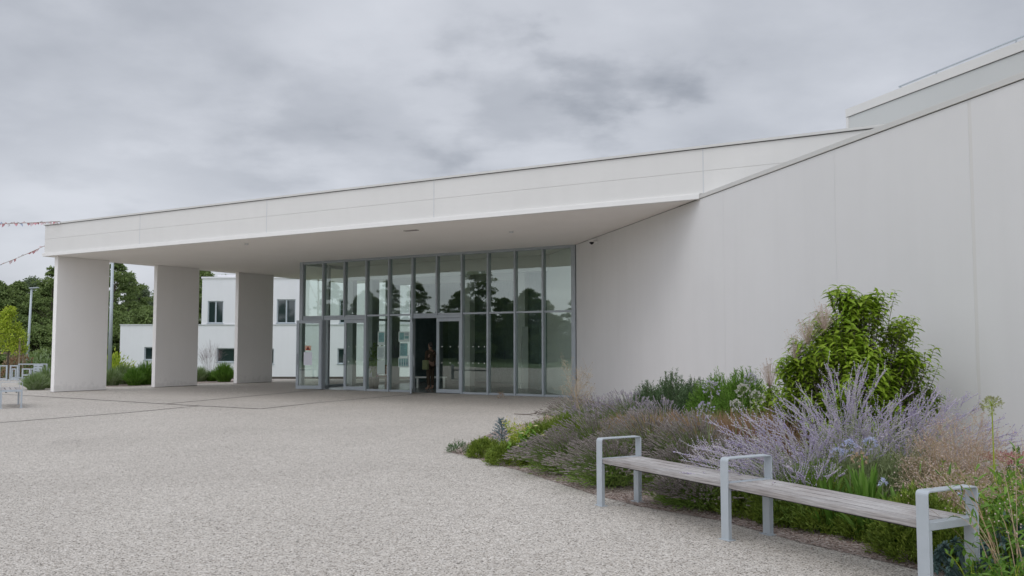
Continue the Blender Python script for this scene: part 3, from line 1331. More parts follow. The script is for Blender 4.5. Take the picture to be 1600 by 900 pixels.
def ribbons(g, P, w):
    """P (n,k,3) centre lines, w (k,) or (n,k) widths; random facing"""
    n, k, _ = P.shape
    d = nrm(P[:, -1] - P[:, 0])
    s = nrm(np.cross(d, RS.normal(size=(n, 3))))
    w = np.broadcast_to(w, (n, k))
    Lf = P - s[:, None] * w[..., None] / 2
    Rt = P + s[:, None] * w[..., None] / 2
    V = np.stack([Lf, Rt], 2).reshape(-1, 3)
    base = (np.arange(n) * 2 * k)[:, None] + (np.arange(k - 1) * 2)[None]
    b = base.reshape(-1)
    g.add(V, np.stack([b, b + 1, b + 3, b + 2], 1))


def leaves(g, P, D, Nn, ln, wd, arch=.25, fold=.12):
    """arched leaf of 2x3 quads: P base, D direction, Nn upward normal"""
    n = len(P)
    D = nrm(D)
    Sd = nrm(np.cross(D, Nn))
    Up = np.cross(Sd, D)
    t = np.array([0, .3, .65, 1.0])
    wv = np.array([.12, .5, .42, .02])
    z = -arch * t ** 2
    ln = np.broadcast_to(ln, (n,))[:, None, None]
    wd = np.broadcast_to(wd, (n,))[:, None, None]
    C = P[:, None] + ln * (D[:, None] * t[None, :, None] + Up[:, None] * z[None, :, None])
    Lf = C - wd * Sd[:, None] * wv[None, :, None] + wd * Up[:, None] * fold * (wv > .3)[None, :, None]
    Rt = C + wd * Sd[:, None] * wv[None, :, None] + wd * Up[:, None] * fold * (wv > .3)[None, :, None]
    V = np.stack([Lf, C, Rt], 2).reshape(-1, 3)
    fs = []
    for i in range(3):
        for j in range(2):
            a = i * 3 + j
            fs.append([a, a + 1, a + 4, a + 3])
    fs = np.array(fs)
    F = (np.arange(n) * 12)[:, None, None] + fs[None]
    g.add(V, F.reshape(-1, 4))


def quads(g, P, D, Nn, ln, wd):
    """simple pointed leaf"""
    n = len(P)
    D = nrm(D)
    Sd = nrm(np.cross(D, Nn))
    Up = np.cross(Sd, D)
    ln = np.broadcast_to(ln, (n,))[:, None]
    wd = np.broadcast_to(wd, (n,))[:, None]
    V = np.stack([P, P + D * ln * .45 - Sd * wd / 2 + Up * wd * .12, P + D * ln - Up * ln * .15, P + D * ln * .45 + Sd * wd / 2 + Up * wd * .12], 1).reshape(-1, 3)
    b = np.arange(n) * 4
    g.add(V, np.stack([b, b + 1, b + 2, b + 3], 1))


def octas(g, P, D, ln, r):
    """small spindle bodies centred at P along D"""
    n = len(P)
    D = nrm(D)
    s = nrm(np.cross(D, RS.normal(size=(n, 3))))
    t = np.cross(D, s)
    ln = np.broadcast_to(ln, (n,))[:, None]
    r = np.broadcast_to(r, (n,))[:, None]
    V = np.stack([P - D * ln / 2, P + s * r, P + t * r, P - s * r, P - t * r, P + D * ln / 2], 1).reshape(-1, 3)
    f = np.array([[0, 2, 1], [0, 3, 2], [0, 4, 3], [0, 1, 4], [5, 1, 2], [5, 2, 3], [5, 3, 4], [5, 4, 1]])
    g.add(V, ((np.arange(n) * 6)[:, None, None] + f[None]).reshape(-1, 3))


def arcs(n, r0, h, spread, k=5, droop=.3, lean=(0, 0), hv=.2, base=None):
    """n arching stems from a base disc radius r0, to height h and radius spread"""
    a = RS.uniform(0, 2 * PI, n)
    q = np.sqrt(RS.uniform(0, 1, n))
    b = np.stack([np.cos(a) * q * r0, np.sin(a) * q * r0, np.zeros(n)], 1)
    a2 = a + RS.normal(0, .35, n)
    rad = q * spread * RS.uniform(.75, 1.15, n)
    hh = h * (1 - droop * q ** 2) * RS.uniform(1 - hv, 1 + hv * .4, n)
    tip = np.stack([np.cos(a2) * rad + lean[0], np.sin(a2) * rad + lean[1], hh], 1)
    t = np.linspace(0, 1, k)
    P = np.zeros((n, k, 3))
    for i, tt in enumerate(t):
        P[:, i, :2] = b[:, :2] + (tip[:, :2] - b[:, :2]) * (tt ** 1.45)
        P[:, i, 2] = hh * (1 - (1 - tt) ** 1.35)
    return P


MF = dict(
    lav_stem=leafmat('lavender_stem', [(.08, .13, .03), (.15, .22, .06), (.22, .25, .13), (.19, .17, .11)], trans=.2),
    lav_leaf=leafmat('lavender_leaf', [(.10, .17, .03), (.19, .30, .055), (.27, .39, .09), (.25, .26, .12)], trans=.3, patch=1.3),
    lav_dead=leafmat('lavender_spike_faded', [(.16, .14, .12), (.25, .215, .19), (.31, .27, .26), (.27, .25, .26)], trans=.1, patch=1.2),
    lav_purple=leafmat('lavender_spike_purple', [(.26, .22, .29), (.38, .34, .41), (.45, .40, .42), (.33, .30, .28)], trans=.15),
    pero_stem=leafmat('sage_stem', [(.42, .44, .33), (.54, .54, .44), (.33, .36, .22)], trans=.1),
    pero_leaf=leafmat('sage_leaf', [(.20, .26, .11), (.33, .38, .20), (.17, .22, .08)], trans=.25),
    pero_flower=leafmat('sage_flower', [(.35, .29, .48), (.46, .40, .57), (.56, .51, .58), (.57, .53, .50), (.54, .55, .45)], trans=.2, patch=1.6),
    rose=leafmat('rosemary_leaf', [(.055, .095, .035), (.10, .17, .065), (.15, .22, .11)], trans=.15),
    bright=leafmat('bright_green_leaf', [(.08, .18, .02), (.16, .30, .04), (.23, .39, .07)], trans=.35),
    shrub=leafmat('shrub_leaf', [(.11, .19, .012), (.20, .32, .02), (.28, .41, .035), (.36, .47, .055), (.40, .46, .08)], trans=.4, rough=.45, patch=1.4),
    heath=leafmat('heath_leaf', [(.07, .12, .012), (.16, .23, .03), (.25, .32, .05), (.29, .30, .08)], trans=.2, patch=3),
    brown=leafmat('brown_grass', [(.24, .14, .08), (.36, .23, .13), (.43, .32, .21), (.24, .23, .09)], trans=.3, patch=1.5),
    grassy=leafmat('grass_blade', [(.11, .18, .05), (.21, .30, .10), (.34, .42, .24), (.42, .46, .34)], trans=.35, patch=2),
    strap=leafmat('strap_leaf', [(.07, .16, .02), (.13, .26, .035), (.20, .34, .07)], trans=.4, rough=.4),
    dry=leafmat('dry_stem', [(.46, .30, .19), (.58, .43, .31), (.50, .41, .26), (.33, .23, .14)], trans=.2),
    dryf=leafmat('dry_flower', [(.54, .42, .36), (.66, .55, .49), (.48, .36, .27), (.60, .56, .53)], trans=.3, patch=2.5),
    pale=leafmat('pale_flower', [(.55, .54, .46), (.62, .60, .58), (.46, .48, .33)], trans=.3),
    blue=leafmat('pale_blue_flower', [(.42, .46, .68), (.55, .58, .75), (.62, .64, .74)], trans=.3),
    lilac=leafmat('lilac_head', [(.42, .38, .55), (.52, .49, .58), (.46, .48, .36)], trans=.3),
    yellow=leafmat('yellow_flower', [(.68, .58, .22), (.72, .66, .40), (.55, .45, .22)], trans=.3),
    gseed=leafmat('green_seed_head', [(.34, .36, .16), (.46, .46, .28), (.30, .34, .14)], trans=.3),
    pink=leafmat('pink_sedum', [(.42, .12, .14), (.50, .20, .22), (.40, .24, .20)], trans=.2),
    euph=leafmat('blue_green_leaf', [(.08, .15, .14), (.13, .21, .20), (.19, .27, .25)], trans=.2),
    spruce=leafmat('blue_spruce_needle', [(.10, .16, .17), (.17, .24, .27), (.24, .33, .36)], trans=.1),
    ylw=leafmat('yellow_green_leaf', [(.26, .36, .03), (.42, .52, .05), (.54, .60, .10)], trans=.4),
    tree=leafmat('tree_leaf', [(.10, .145, .05), (.16, .225, .07), (.23, .30, .10), (.29, .36, .14)], trans=.3, patch=.5),
    tree2=leafmat('tree_leaf_pale', [(.14, .19, .10), (.19, .24, .14), (.25, .30, .19)], trans=.3, patch=.5),
    tan=leafmat('tan_stem', [(.42, .33, .22), (.55, .46, .35)], trans=.1),
)


def place(name, px, Y, label, cat, group=None):
    x, y, z = at(px, Y)
    return empty(name, (x, y, .004), label, cat, group)


def part(name, g, m, e, **k):
    return obj(name, g, m, e, world=False, **k)


def lavender(e, h, R, n=420, lean=(0, 0), spike='lav_dead', droop=.55, green=1.0):
    P = arcs(n, R * .25, h, R, 5, droop, lean)
    g = G()
    ribbons(g, P, np.array([.005, .005, .004, .004, .003]))
    part('stems', g, MF['lav_stem'], e)
    d = nrm(P[:, -1] - P[:, -2])
    g = G()
    for k in range(4):
        octas(g, P[:, -1] + d * (.016 * k - .01), d + RS.normal(0, .1, d.shape), .028, RS.uniform(.005, .009, n))
    m2 = RS.uniform(0, 1, n) < .4
    octas(g, P[m2, -1] - d[m2] * .045, d[m2], .014, .005)
    part('flower_spikes', g, MF[spike], e)
    nl = int(2600 * green)
    Q = arcs(nl, R * .45, h * .62, R * .88, 2, .6, (lean[0] * .6, lean[1] * .6), hv=.6)
    base = Q[:, 1] * RS.uniform(.15, 1, (nl, 1))
    dd = nrm(Q[:, 1] - Q[:, 0] * .6) + RS.normal(0, .35, (nl, 3))
    g = G()
    quads(g, base, dd, RS.normal(size=(nl, 3)), RS.uniform(.06, .13, nl), .009)
    part('foliage', g, MF['lav_leaf'], e)


def perovskia(e, h, R, n=70, lean=(0, 0), dens=1.0, flower='pero_flower'):
    P = arcs(n, R * .12, h, R, 8, .42, lean, hv=.3)
    g, gl, gf = G(), G(), G()
    ribbons(g, P, np.linspace(.008, .003, 8))
    for i in range(n):
        m = int(RS.randint(6, 11) * dens)
        for j in range(m):
            t = RS.uniform(.40, .99)
            f = t * 7
            k = int(f)
            p = P[i, k] + (P[i, min(k + 1, 7)] - P[i, k]) * (f - k)
            d0 = nrm(P[i, min(k + 1, 7)] - P[i, k])
            d1 = nrm(d0 + RS.normal(0, .45, 3) + np.array([0, 0, .25]))
            ln = RS.uniform(.08, .19) * (1.25 - t * .5)
            tt = np.linspace(0, 1, 4)[:, None]
            Q = p + d1 * ln * tt + np.array([0, 0, 1]) * (ln * .22 * tt ** 2)
            ribbons(g, Q[None], np.array([.003, .003, .002, .002]))
            kk = int(ln / .0135)
            s = np.linspace(.22, 1.03, kk)[:, None]
            C = p + d1 * ln * s + np.array([0, 0, 1]) * (ln * .22 * s ** 2)
            C = C + RS.normal(0, .0022, C.shape)
            octas(gf, C, nrm(RS.normal(size=C.shape) + d1 * .4), RS.uniform(.010, .016, kk), RS.uniform(.0045, .0075, kk))
        # main spike
        s = np.linspace(.80, 1, 20)
        f = s * 7
        k = np.minimum(f.astype(int), 6)
        C = P[i, k] + (P[i, k + 1] - P[i, k]) * (f - k)[:, None]
        octas(gf, C + RS.normal(0, .002, C.shape), RS.normal(size=C.shape), .015, .007 + .003 * (i % 3 == 0))
    part('stems', g, MF['pero_stem'], e)
    part('flowers', gf, MF[flower], e)
    nl = n * 30
    i = RS.randint(0, n, nl)
    t = RS.uniform(.05, .6, nl) * 7
    k = t.astype(int)
    C = P[i, k] + (P[i, k + 1] - P[i, k]) * (t - k)[:, None]
    quads(gl, C, RS.normal(size=(nl, 3)) + np.array([0, 0, .5]), RS.normal(size=(nl, 3)), RS.uniform(.03, .06, nl), .012)
    part('leaves', gl, MF['pero_leaf'], e)


def mound(e, R, h, n=3000, mat='heath', ln=.05, wd=.011, ry=None, name='foliage', tuft=True):
    ry = ry or R
    a = RS.uniform(0, 2 * PI, n)
    z = RS.uniform(0, 1, n) ** .8
    rr_ = np.sqrt(1 - z ** 2) * RS.uniform(.72, 1.03, n)
    lump = 1 + .12 * np.sin(a * 5 + 1) + .09 * np.sin(a * 9 + z * 7) + .07 * np.sin(z * 11 + a * 3)
    P = np.stack([np.cos(a) * rr_ * R * lump, np.sin(a) * rr_ * ry * lump, z * h * lump * RS.uniform(.75, 1.0, n)], 1)
    D = nrm(np.stack([np.cos(a) * rr_, np.sin(a) * rr_, z * .8 + .55], 1)) + RS.normal(0, .28, (n, 3))
    g = G()
    quads(g, P - nrm(D) * ln * .4, D, RS.normal(size=(n, 3)), RS.uniform(.6, 1.3, n) * ln, wd)
    if tuft:
        m = n // 3
        i = RS.randint(0, n, m)
        for k in range(3):
            quads(g, P[i] + nrm(D[i]) * (ln * .35 * k), D[i] + RS.normal(0, .5, (m, 3)), RS.normal(size=(m, 3)), ln * .6, wd)
    o = part(name, g, MF[mat], e)
    return o


def tufts(e, R, h, n, w, mat, k=6, droop=.5, lean=(0, 0), r0=.3, name='blades', hv=.35):
    P = arcs(n, R * r0, h, R, k, droop, lean, hv=hv)
    g = G()
    ribbons(g, P, w * np.sin(np.linspace(.45, PI - .12, k)) ** .8)
    return part(name, g, MF[mat], e)


def upright(e, R, h, n, mat, nl, ln, wd, spread=.22):
    """many upright leafy shoots (rosemary, cypress-like)"""
    a = RS.uniform(0, 2 * PI, n)
    q = np.sqrt(RS.uniform(0, 1, n))
    g, gs = G(), G()
    b = np.stack([np.cos(a) * q * R * .75, np.sin(a) * q * R * .75, np.zeros(n)], 1)
    hh = h * (1 - .45 * q ** 2) * RS.uniform(.7, 1.02, n)
    tip = b + np.stack([np.cos(a) * q * R * spread + RS.normal(0, .03, n), np.sin(a) * q * R * spread + RS.normal(0, .03, n), hh], 1)
    t = np.linspace(0, 1, 4)[None, :, None]
    P = b[:, None] * (1 - t) + tip[:, None] * t
    ribbons(gs, P, np.array([.008, .006, .005, .003]))
    for i in range(n):
        s = RS.uniform(.12, 1, (nl, 1))
        C = b[i] + (tip[i] - b[i]) * s
        D = RS.normal(size=(nl, 3)) * .6 + np.array([0, 0, .7])
        quads(g, C, D, RS.normal(size=(nl, 3)), ln * (1.25 - .6 * s[:, 0]), wd)
    part('stems', gs, M['bark'], e)
    part('foliage', g, MF[mat], e)


# ------------------------------------------------------------------ flower bed
LG = 'lavender clumps in the flower bed'
# heath mounds near the tip of the bed
e = place('weed_tuft', 716, 13.45, 'tiny grey green weed tuft at the very tip of the flower bed', 'weed')
mound(e, .17, .15, 260, 'rose', .05, .009)
e = place('heath_mound', 757, 12.95, 'small green heath cushion at the tip of the bed, left of the blue spruce', 'shrub', 'low green heath cushions')
mound(e, .25, .24, 3200, ln=.045)
e = place('heath_mound', 797, 12.2, 'low green heath cushion in front of the blue spruce', 'shrub', 'low green heath cushions')
mound(e, .33, .27, 4200, ln=.045)
e = place('dwarf_spruce', 784, 13.5, 'dwarf blue spruce standing behind the heath cushions at the tip of the bed', 'shrub')
g = G()
g.tube([(0, 0, 0), (.0, .0, .42)], [.012, .004], 5)
part('trunk', g, M['bark'], e)
g = G()
for i in range(60):
    z = .06 + .40 * (i / 60) ** 1.0
    r_ = .26 * (1 - z / .52) + .02
    a = i * 2.4 + RS.uniform(-.2, .2)
    n = 46
    s = RS.uniform(.05, 1, (n, 1))
    tipv = np.array([math.cos(a) * r_, math.sin(a) * r_, .06])
    C = np.array([0, 0, z]) + tipv * s
    quads(g, C, nrm(tipv) * .9 + RS.normal(0, .6, (n, 3)), RS.normal(size=(n, 3)), .026, .006)
part('needles', g, MF['spruce'], e)
e = place('yellow_wildflower', 806, 13.3, 'airy yellow flowering weed with a tall stalk behind the heath cushions', 'wildflower')
P = arcs(50, .06, .56, .24, 6, .35, hv=.4)
g = G()
ribbons(g, P, np.linspace(.006, .003, 6))
part('stems', g, MF['ylw'], e)
g = G()
i = RS.randint(0, 50, 330)
j = RS.randint(1, 5, 330)
quads(g, P[i, j], RS.normal(size=(330, 3)), RS.normal(size=(330, 3)), .05, .022)
part('leaves', g, MF['ylw'], e)
g = G()
i = RS.randint(0, 50, 120)
octas(g, P[i, 5] + RS.normal(0, .02, (120, 3)), RS.normal(size=(120, 3)), .022, .009)
part('flowers', g, MF['yellow'], e)
e = place('evening_primrose', 826, 12.1, 'leafy yellow green plant with pale yellow blooms beside the heath cushions', 'flowering plant')
P = arcs(36, .1, .46, .30, 6, .35, hv=.5)
g = G()
ribbons(g, P, np.linspace(.008, .004, 6))
part('stems', g, MF['ylw'], e)
g = G()
i = RS.randint(0, 36, 520)
j = RS.randint(1, 6, 520)
leaves(g, P[i, j], RS.normal(size=(520, 3)) + [0, 0, .1], np.tile([0, 0, 1.], (520, 1)) + RS.normal(0, .3, (520, 3)), .075, .04)
part('leaves', g, MF['bright'], e)
g = G()
for i in (1, 4, 7, 11, 15, 19, 23, 28):
    c = P[i, -1] + np.array([0, 0, .03])
    for k in range(5):
        a = k * 2 * PI / 5
        quads(g, c[None], np.array([[math.cos(a), math.sin(a) - .4, .35]]), np.array([[0, 0, 1.]]), .04, .04)
    part('flower', g, MF['yellow'], e)
    g = G()
for px, Y, R, h, l_ in ((850, 13.6, .42, .40, 'feathery green cushion between the yellow blooms and the first lavender'),
                        (885, 14.2, .45, .46, 'feathery green cushion left of the purple lavender by the glass front')):
    e = place('green_mound', px, Y, l_, 'shrub', 'feathery green cushions')
    mound(e, R, h, 5200, 'heath', .07, .008)
e = place('red_leaved_plant', 862, 14.9, 'small reddish brown leaved plant at the rear edge of the bed', 'plant')
mound(e, .28, .42, 420, 'dryf', .06, .03, tuft=False, name='leaves')

# lavender: faded clumps at the front, purple ones behind
lv = [
    # px, Y, h, R, n, lean, kind, label
    (890, 11.35, .50, .62, 620, (-.18, -.14), 'lav_dead', 'faded grey brown lavender clump sprawling over the paving, farthest from the bench'),
    (955, 10.35, .52, .62, 620, (-.16, -.16), 'lav_dead', 'faded lavender clump sprawling left of the first bench leg'),
    (935, 12.0, .66, .68, 620, (-.12, -.05), 'lav_dead', 'dark faded lavender clump behind the sprawling front row'),
    (1015, 10.9, .76, .72, 700, (-.10, -.05), 'lav_dead', 'tall dark lavender clump behind the first bench armrest'),
    (1066, 9.95, .46, .58, 640, (-.02, -.04), 'lav_dead', 'green based lavender clump directly behind the first bench seat'),
    (1105, 8.95, .32, .50, 520, (.0, -.14), 'lav_dead', 'low dry lavender clump spilling out under the first bench seat'),
    (1064, 9.12, .30, .40, 420, (.02, -.05), 'lav_dead', 'low green lavender clump right of the rear leg of the first bench end'),
    (1092, 10.3, .78, .66, 640, (-.12, 0), 'lav_dead', 'tall dark lavender clump left of the middle armrest'),
    (1150, 9.3, .62, .56, 460, (-.08, 0), 'lav_dead', 'green and grey lavender clump right behind the middle armrest'),
    (905, 17.0, .62, .75, 420, (-.1, 0), 'lav_dead', 'dark lavender clump in front of the right edge of the glazing'),
    (935, 15.2, .70, .72, 520, (-.1, 0), 'lav_purple', 'purple lavender clump behind the dried tan stem'),
    (985, 14.6, .82, .75, 520, (-.1, 0), 'lav_purple', 'pale lavender clump left of the rosemary'),
    (1035, 14.0, .75, .60, 380, (-.1, 0), 'lav_purple', 'pale lavender clump in front of the rosemary'),
]
for px, Y, h, R, n, lean, kind, l_ in lv:
    e = place('lavender', px, Y, l_, 'lavender', LG)
    lavender(e, h, R, n, lean, kind, green=1.1)

e = place('dried_seed_plant', 905, 15.0, 'tall tan dried branching stem standing in front of the wall corner', 'dried plant')
g, gf = G(), G()
main_p = np.array([[0, 0, 0], [.0, 0, .5], [-.08, 0, .85], [-.03, 0, 1.05]])
g.tube([tuple(p) for p in main_p], [.013, .011, .008, .006], 5)
for i in range(34):
    s = random.uniform(.45, 1.0)
    p = np.array([0, 0, .5]) if s < .5 else np.array([-.05, 0, s])
    q = p + np.array([random.uniform(-.32, .34), random.uniform(-.2, .2), random.uniform(.15, .45)])
    mid = (p + q) / 2 + np.array([0, 0, -.04])
    g.tube([tuple(p), tuple(mid), tuple(q)], [.003, .002, .0015], 3)
    for k in range(9):
        m0 = mid + (q - mid) * random.random()
        c = m0 + RS.normal(0, .06, 3) + np.array([0, 0, .05])
        g.tube([tuple(m0), tuple(c)], [.0015, .001], 3)
        octas(gf, c[None], RS.normal(size=(1, 3)), .020, .008)
part('stems', g, MF['tan'], e)
part('seed_heads', gf, MF['tan'], e)

# brown ornamental grass band
for i, (px, Y, h, R, l_) in enumerate([
        (985, 13.0, .60, .55, 'brown grass tuft at the left end of the russet band'),
        (1040, 12.5, .66, .60, 'russet brown grass tuft above the first armrest'),
        (1095, 12.0, .70, .60, 'russet brown grass tuft below the green cypress like shoots'),
        (1150, 11.6, .74, .60, 'russet brown grass tuft left of the small yellow green shrub'),
        (1205, 11.3, .78, .60, 'russet brown grass tuft at the foot of the big shrub')]):
    e = place('brown_grass', px, Y, l_, 'ornamental grass', 'russet grass tufts in the middle of the bed')
    tufts(e, R, h, 1500, .006, 'brown', r0=.6, droop=.25)

# rosemary and cypress-like greens
for px, Y, R, h, l_ in ((1010, 15.6, .42, .98, 'dark green rosemary bush nearest the glazed corner'),
                        (1050, 15.2, .45, 1.22, 'tall dark green rosemary bush in the middle of the rosemary row'),
                        (1085, 14.7, .42, 1.12, 'dark green rosemary bush at the right end of the row')):
    e = place('rosemary', px, Y, l_, 'rosemary', 'rosemary bushes by the wall')
    upright(e, R, h, 150, 'rose', 95, .06, .009)
    mound(e, R * 1.1, h * .8, 5000, 'rose', .07, .012, name='lower_foliage')
for px, Y, R, h, l_ in ((1118, 14.0, .42, 1.22, 'bright green feathery upright bush beside the rosemary'),
                        (1160, 13.4, .40, 1.30, 'bright green feathery bush with loose sprays, left of the small shrub')):
    e = place('feathery_bush', px, Y, l_, 'bush', 'bright green feathery bushes')
    upright(e, R, h, 150, 'bright', 100, .065, .009, spread=.5)
    mound(e, R * 1.15, h * .82, 6500, 'bright', .08, .012, name='lower_foliage')


def shrub(e, R, h, nshoot, leaf, z0=.35, mat='shrub', flat=.9, npair=11, trunk_r=.03, lobes=None):
    g, gl = G(), G()
    tips = []
    for i in range(nshoot):
        # tips spread over the crown surface, with uneven lobes
        z = random.random() ** .9
        a = random.uniform(0, 2 * PI)
        rr_ = math.sqrt(max(0, 1 - z ** 2.8))
        lob = 1 + .10 * math.sin(a * 3 + .6) + .07 * math.sin(a * 5 + z * 4)
        dep = random.uniform(.55, 1.0) if i % 3 else random.uniform(.25, .6)
        tip = np.array([math.cos(a) * rr_ * R * lob * dep, math.sin(a) * rr_ * R * flat * lob * dep,
                        z0 + (h - z0) * (z * (.85 + .15 * dep)) * random.uniform(.9, 1.0)])
        tips.append(tip)
    if lobes:
        for (x, y, z, n_, s_) in lobes:
            for k in range(n_):
                tips.append(np.array([x, y, z]) + RS.normal(0, s_, 3) * np.array([1, 1, .7]))
    for tip in tips:
        out = nrm(np.array([tip[0], tip[1], .001]))
        ln = random.uniform(.22, .38)
        d = nrm(out * .35 + np.array([0, 0, 1]) + RS.normal(0, .16, 3))
        b = tip - d * ln
        root = np.array([tip[0] * .12, tip[1] * .12, .05])
        mid = root * .45 + b * .55 + np.array([0, 0, -.08])
        g.tube([tuple(root), tuple(mid), tuple(b), tuple(tip)], [.010, .007, .004, .002], 3)
        n = npair
        s = np.linspace(.0, 1, n)
        C = b + d * ln * s[:, None]
        a0 = random.uniform(0, PI)
        s1 = nrm(np.cross(d, RS.normal(size=3)))
        s2 = np.cross(d, s1)
        for sg in (-1, 1):
            rot = a0 + np.arange(n) * PI / 2
            D = RS.normal(0, .18, (n, 3)) + sg * (s1 * np.cos(rot)[:, None] + s2 * np.sin(rot)[:, None]) + d * .35
            sz = leaf * (.65 + .5 * np.sin(np.clip(s * 2.6, 0, PI))) * RS.uniform(.55, 1.2, n)
            leaves(gl, C, D, np.tile(d, (n, 1)), sz, sz * RS.uniform(.32, .46, n), arch=.55)
    g.tube([(0, 0, 0), (.02, .0, .3), (.0, .02, .7)], [trunk_r, trunk_r * .8, trunk_r * .5], 7)
    part('branches', g, M['bark'], e)
    part('leaves', gl, MF[mat], e)
    return tips


e = place('large_shrub', 1326, 11.2, 'big bright green leafy shrub with arching leaves standing against the white wall', 'shrub')
shrub(e, .86, 1.92, 760, .105, z0=.22, npair=9,
      lobes=[(-.06, 0, 2.27, 16, .08), (.10, .0, 2.18, 14, .08), (.36, .05, 2.18, 20, .09), (.66, 0, 1.84, 26, .11), (-.34, 0, 1.90, 28, .12),
             (-.72, 0, 1.38, 40, .12), (.84, 0, 1.02, 34, .12), (.78, 0, 1.40, 40, .12), (.15, 0, 2.0, 46, .16), (-.52, -.1, 1.6, 40, .14),
             (-.80, 0, 1.0, 30, .12), (.60, -.2, 1.5, 34, .15), (1.0, 0, .95, 5, .06)])
g = G()
for c, n_ in (((-.40, -.25, 1.98), 170), ((-.60, -.25, 1.80), 150), ((-.74, -.2, 1.62), 100)):
    q = np.array(c) + RS.normal(0, .075, (n_, 3)) * np.array([1, 1, 1.1])
    octas(g, q, RS.normal(size=(n_, 3)), .018, .006)
    ribbons(g, np.stack([np.tile(np.array(c) - [0, 0, .2], (n_, 1)), q], 1), .0025)
part('dry_flower_heads', g, MF['dryf'], e)
e = place('small_shrub', 1203, 12.4, 'smaller yellow green shrub at the left foot of the big shrub', 'shrub')
shrub(e, .38, 1.15, 60, .085, z0=.25, npair=8)
g = G()
q = np.array([-.02, 0, 1.28]) + RS.normal(0, .07, (130, 3))
octas(g, q, RS.normal(size=(130, 3)), .016, .006)
ribbons(g, np.stack([np.tile(np.array([-.02, 0, 1.0]), (130, 1)), q], 1), .0025)
part('dry_flower_heads', g, MF['dryf'], e)

# russian sage
PG = 'lilac flowered sage plants behind the bench'
for px, Y, h, R, n, lean, dn, l_ in (
        (1320, 8.9, 1.32, 1.05, 100, (0, 0), 1.25, 'tallest lilac flowered sage right in front of the big shrub'),
        (1255, 8.3, .90, .85, 95, (-.42, 0), 1.15, 'lilac sage leaning left over the middle armrest'),
        (1412, 8.8, 1.08, .95, 80, (.34, 0), 1.2, 'lilac sage leaning right in front of the bare wall')):
    e = place('russian_sage', px, Y, l_, 'flowering plant', PG)
    perovskia(e, h, R, n, lean, dn)
# a few very long spikes pointing right
e = place('russian_sage', 1440, 8.9, 'single long sage spray reaching right across the wall', 'flowering plant', PG)
P = arcs(9, .05, .95, .5, 8, .2, (.42, 0), hv=.12)
g, gf = G(), G()
ribbons(g, P, np.linspace(.007, .003, 8))
for i in range(9):
    s = np.linspace(.55, 1, 34)
    f = s * 7
    k = np.minimum(f.astype(int), 6)
    C = P[i, k] + (P[i, k + 1] - P[i, k]) * (f - k)[:, None]
    octas(gf, C + RS.normal(0, .003, C.shape), RS.normal(size=C.shape), .016, .007)
part('stems', g, MF['pero_stem'], e)
part('flowers', gf, MF['pero_flower'], e)

# grey-green filler under the sage
for px, Y, R, h, m_, l_ in ((1200, 8.75, .50, .50, 'lav_leaf', 'grey green leafy clump under the left leaning sage'),
                            (1275, 8.15, .50, .52, 'lav_leaf', 'grey green leafy clump behind the second bench seat'),
                            (1345, 8.3, .50, .62, 'pero_leaf', 'grey green leafy clump behind the strap leaved plants'),
                            (1410, 8.2, .50, .60, 'pero_leaf', 'grey green leafy clump left of the pinkish brown seed heads')):
    e = place('leafy_clump', px, Y, l_, 'plant', 'grey green clumps under the sage')
    tufts(e, R, h, 1300, .007, m_, r0=.6, k=4, droop=.35, name='stems')
    mound(e, R, h * .9, 2600, m_, .07, .010)

# agapanthus: heads on stalks
def agapanthus(px, Y, y_top, label, flower, hr=.085, n=46, lean=(0, 0), stalk='lav_stem'):
    e = place('agapanthus_head', px, Y, label, 'flower', 'round flower heads on tall stalks')
    z = 1.6 - (y_top - 539.7) / 1392.6 * Y
    top = np.array([lean[0], lean[1], z])
    g = G()
    g.tube([(0, 0, 0), (lean[0] * .3, lean[1] * .3, z * .5), tuple(top)], [.007, .006, .005], 5)
    d = nrm(RS.normal(size=(n, 3)) + np.array([0, 0, .35]))
    tips = top + d * hr * RS.uniform(.75, 1.05, (n, 1))
    ribbons(g, np.stack([np.tile(top, (n, 1)), tips], 1), .0028)
    part('stalk', g, MF['ylw'] if stalk == 'ylw' else MF[stalk], e)
    g = G()
    for k in range(4):
        quads(g, tips, d + RS.normal(0, .55, (n, 3)), RS.normal(size=(n, 3)), .026, .010)
    part('florets', g, MF[flower], e)


agapanthus(1104, 9.6, 608, 'lilac and white round flower head, leftmost and tallest of the group', 'lilac', lean=(.04, 0))
agapanthus(1112, 9.1, 640, 'lilac flower head just below the tallest one on the left', 'lilac', lean=(-.08, 0))
agapanthus(1158, 10.6, 611, 'whitish round flower head left of the small shrub', 'pale', hr=.075)
agapanthus(1170, 10.8, 594, 'lilac flower head highest in front of the feathery bush', 'lilac', hr=.075)
agapanthus(1180, 10.0, 622, 'greenish white flower head touching the small shrub', 'pale', hr=.08)
agapanthus(1147, 9.7, 634, 'compact cream flower head above the left leaning sage', 'pale', hr=.06)
agapanthus(1545, 7.4, 634, 'lone greenish seed head on a tall stalk against the wall on the right', 'gseed', hr=.075, n=60, stalk='ylw')
agapanthus(1322, 7.8, 697, 'pale blue flower head in the middle of the sage', 'blue', hr=.05, n=30)
agapanthus(1355, 7.9, 692, 'pale blue flower head right of its twin in the sage', 'blue', hr=.045, n=26)
agapanthus(1303, 7.8, 706, 'small pale blue flower head lowest in the sage', 'blue', hr=.04, n=22)
agapanthus(1337, 7.7, 716, 'withered tan flower head between the pale blue ones and the strap leaves', 'dry', hr=.06, n=30)
agapanthus(1504, 6.15, 770, 'pale blue flower head inside the right armrest', 'blue', hr=.05, n=30)
agapanthus(1372, 7.2, 752, 'tiny pale blue flower among the strap leaves', 'blue', hr=.025, n=14)

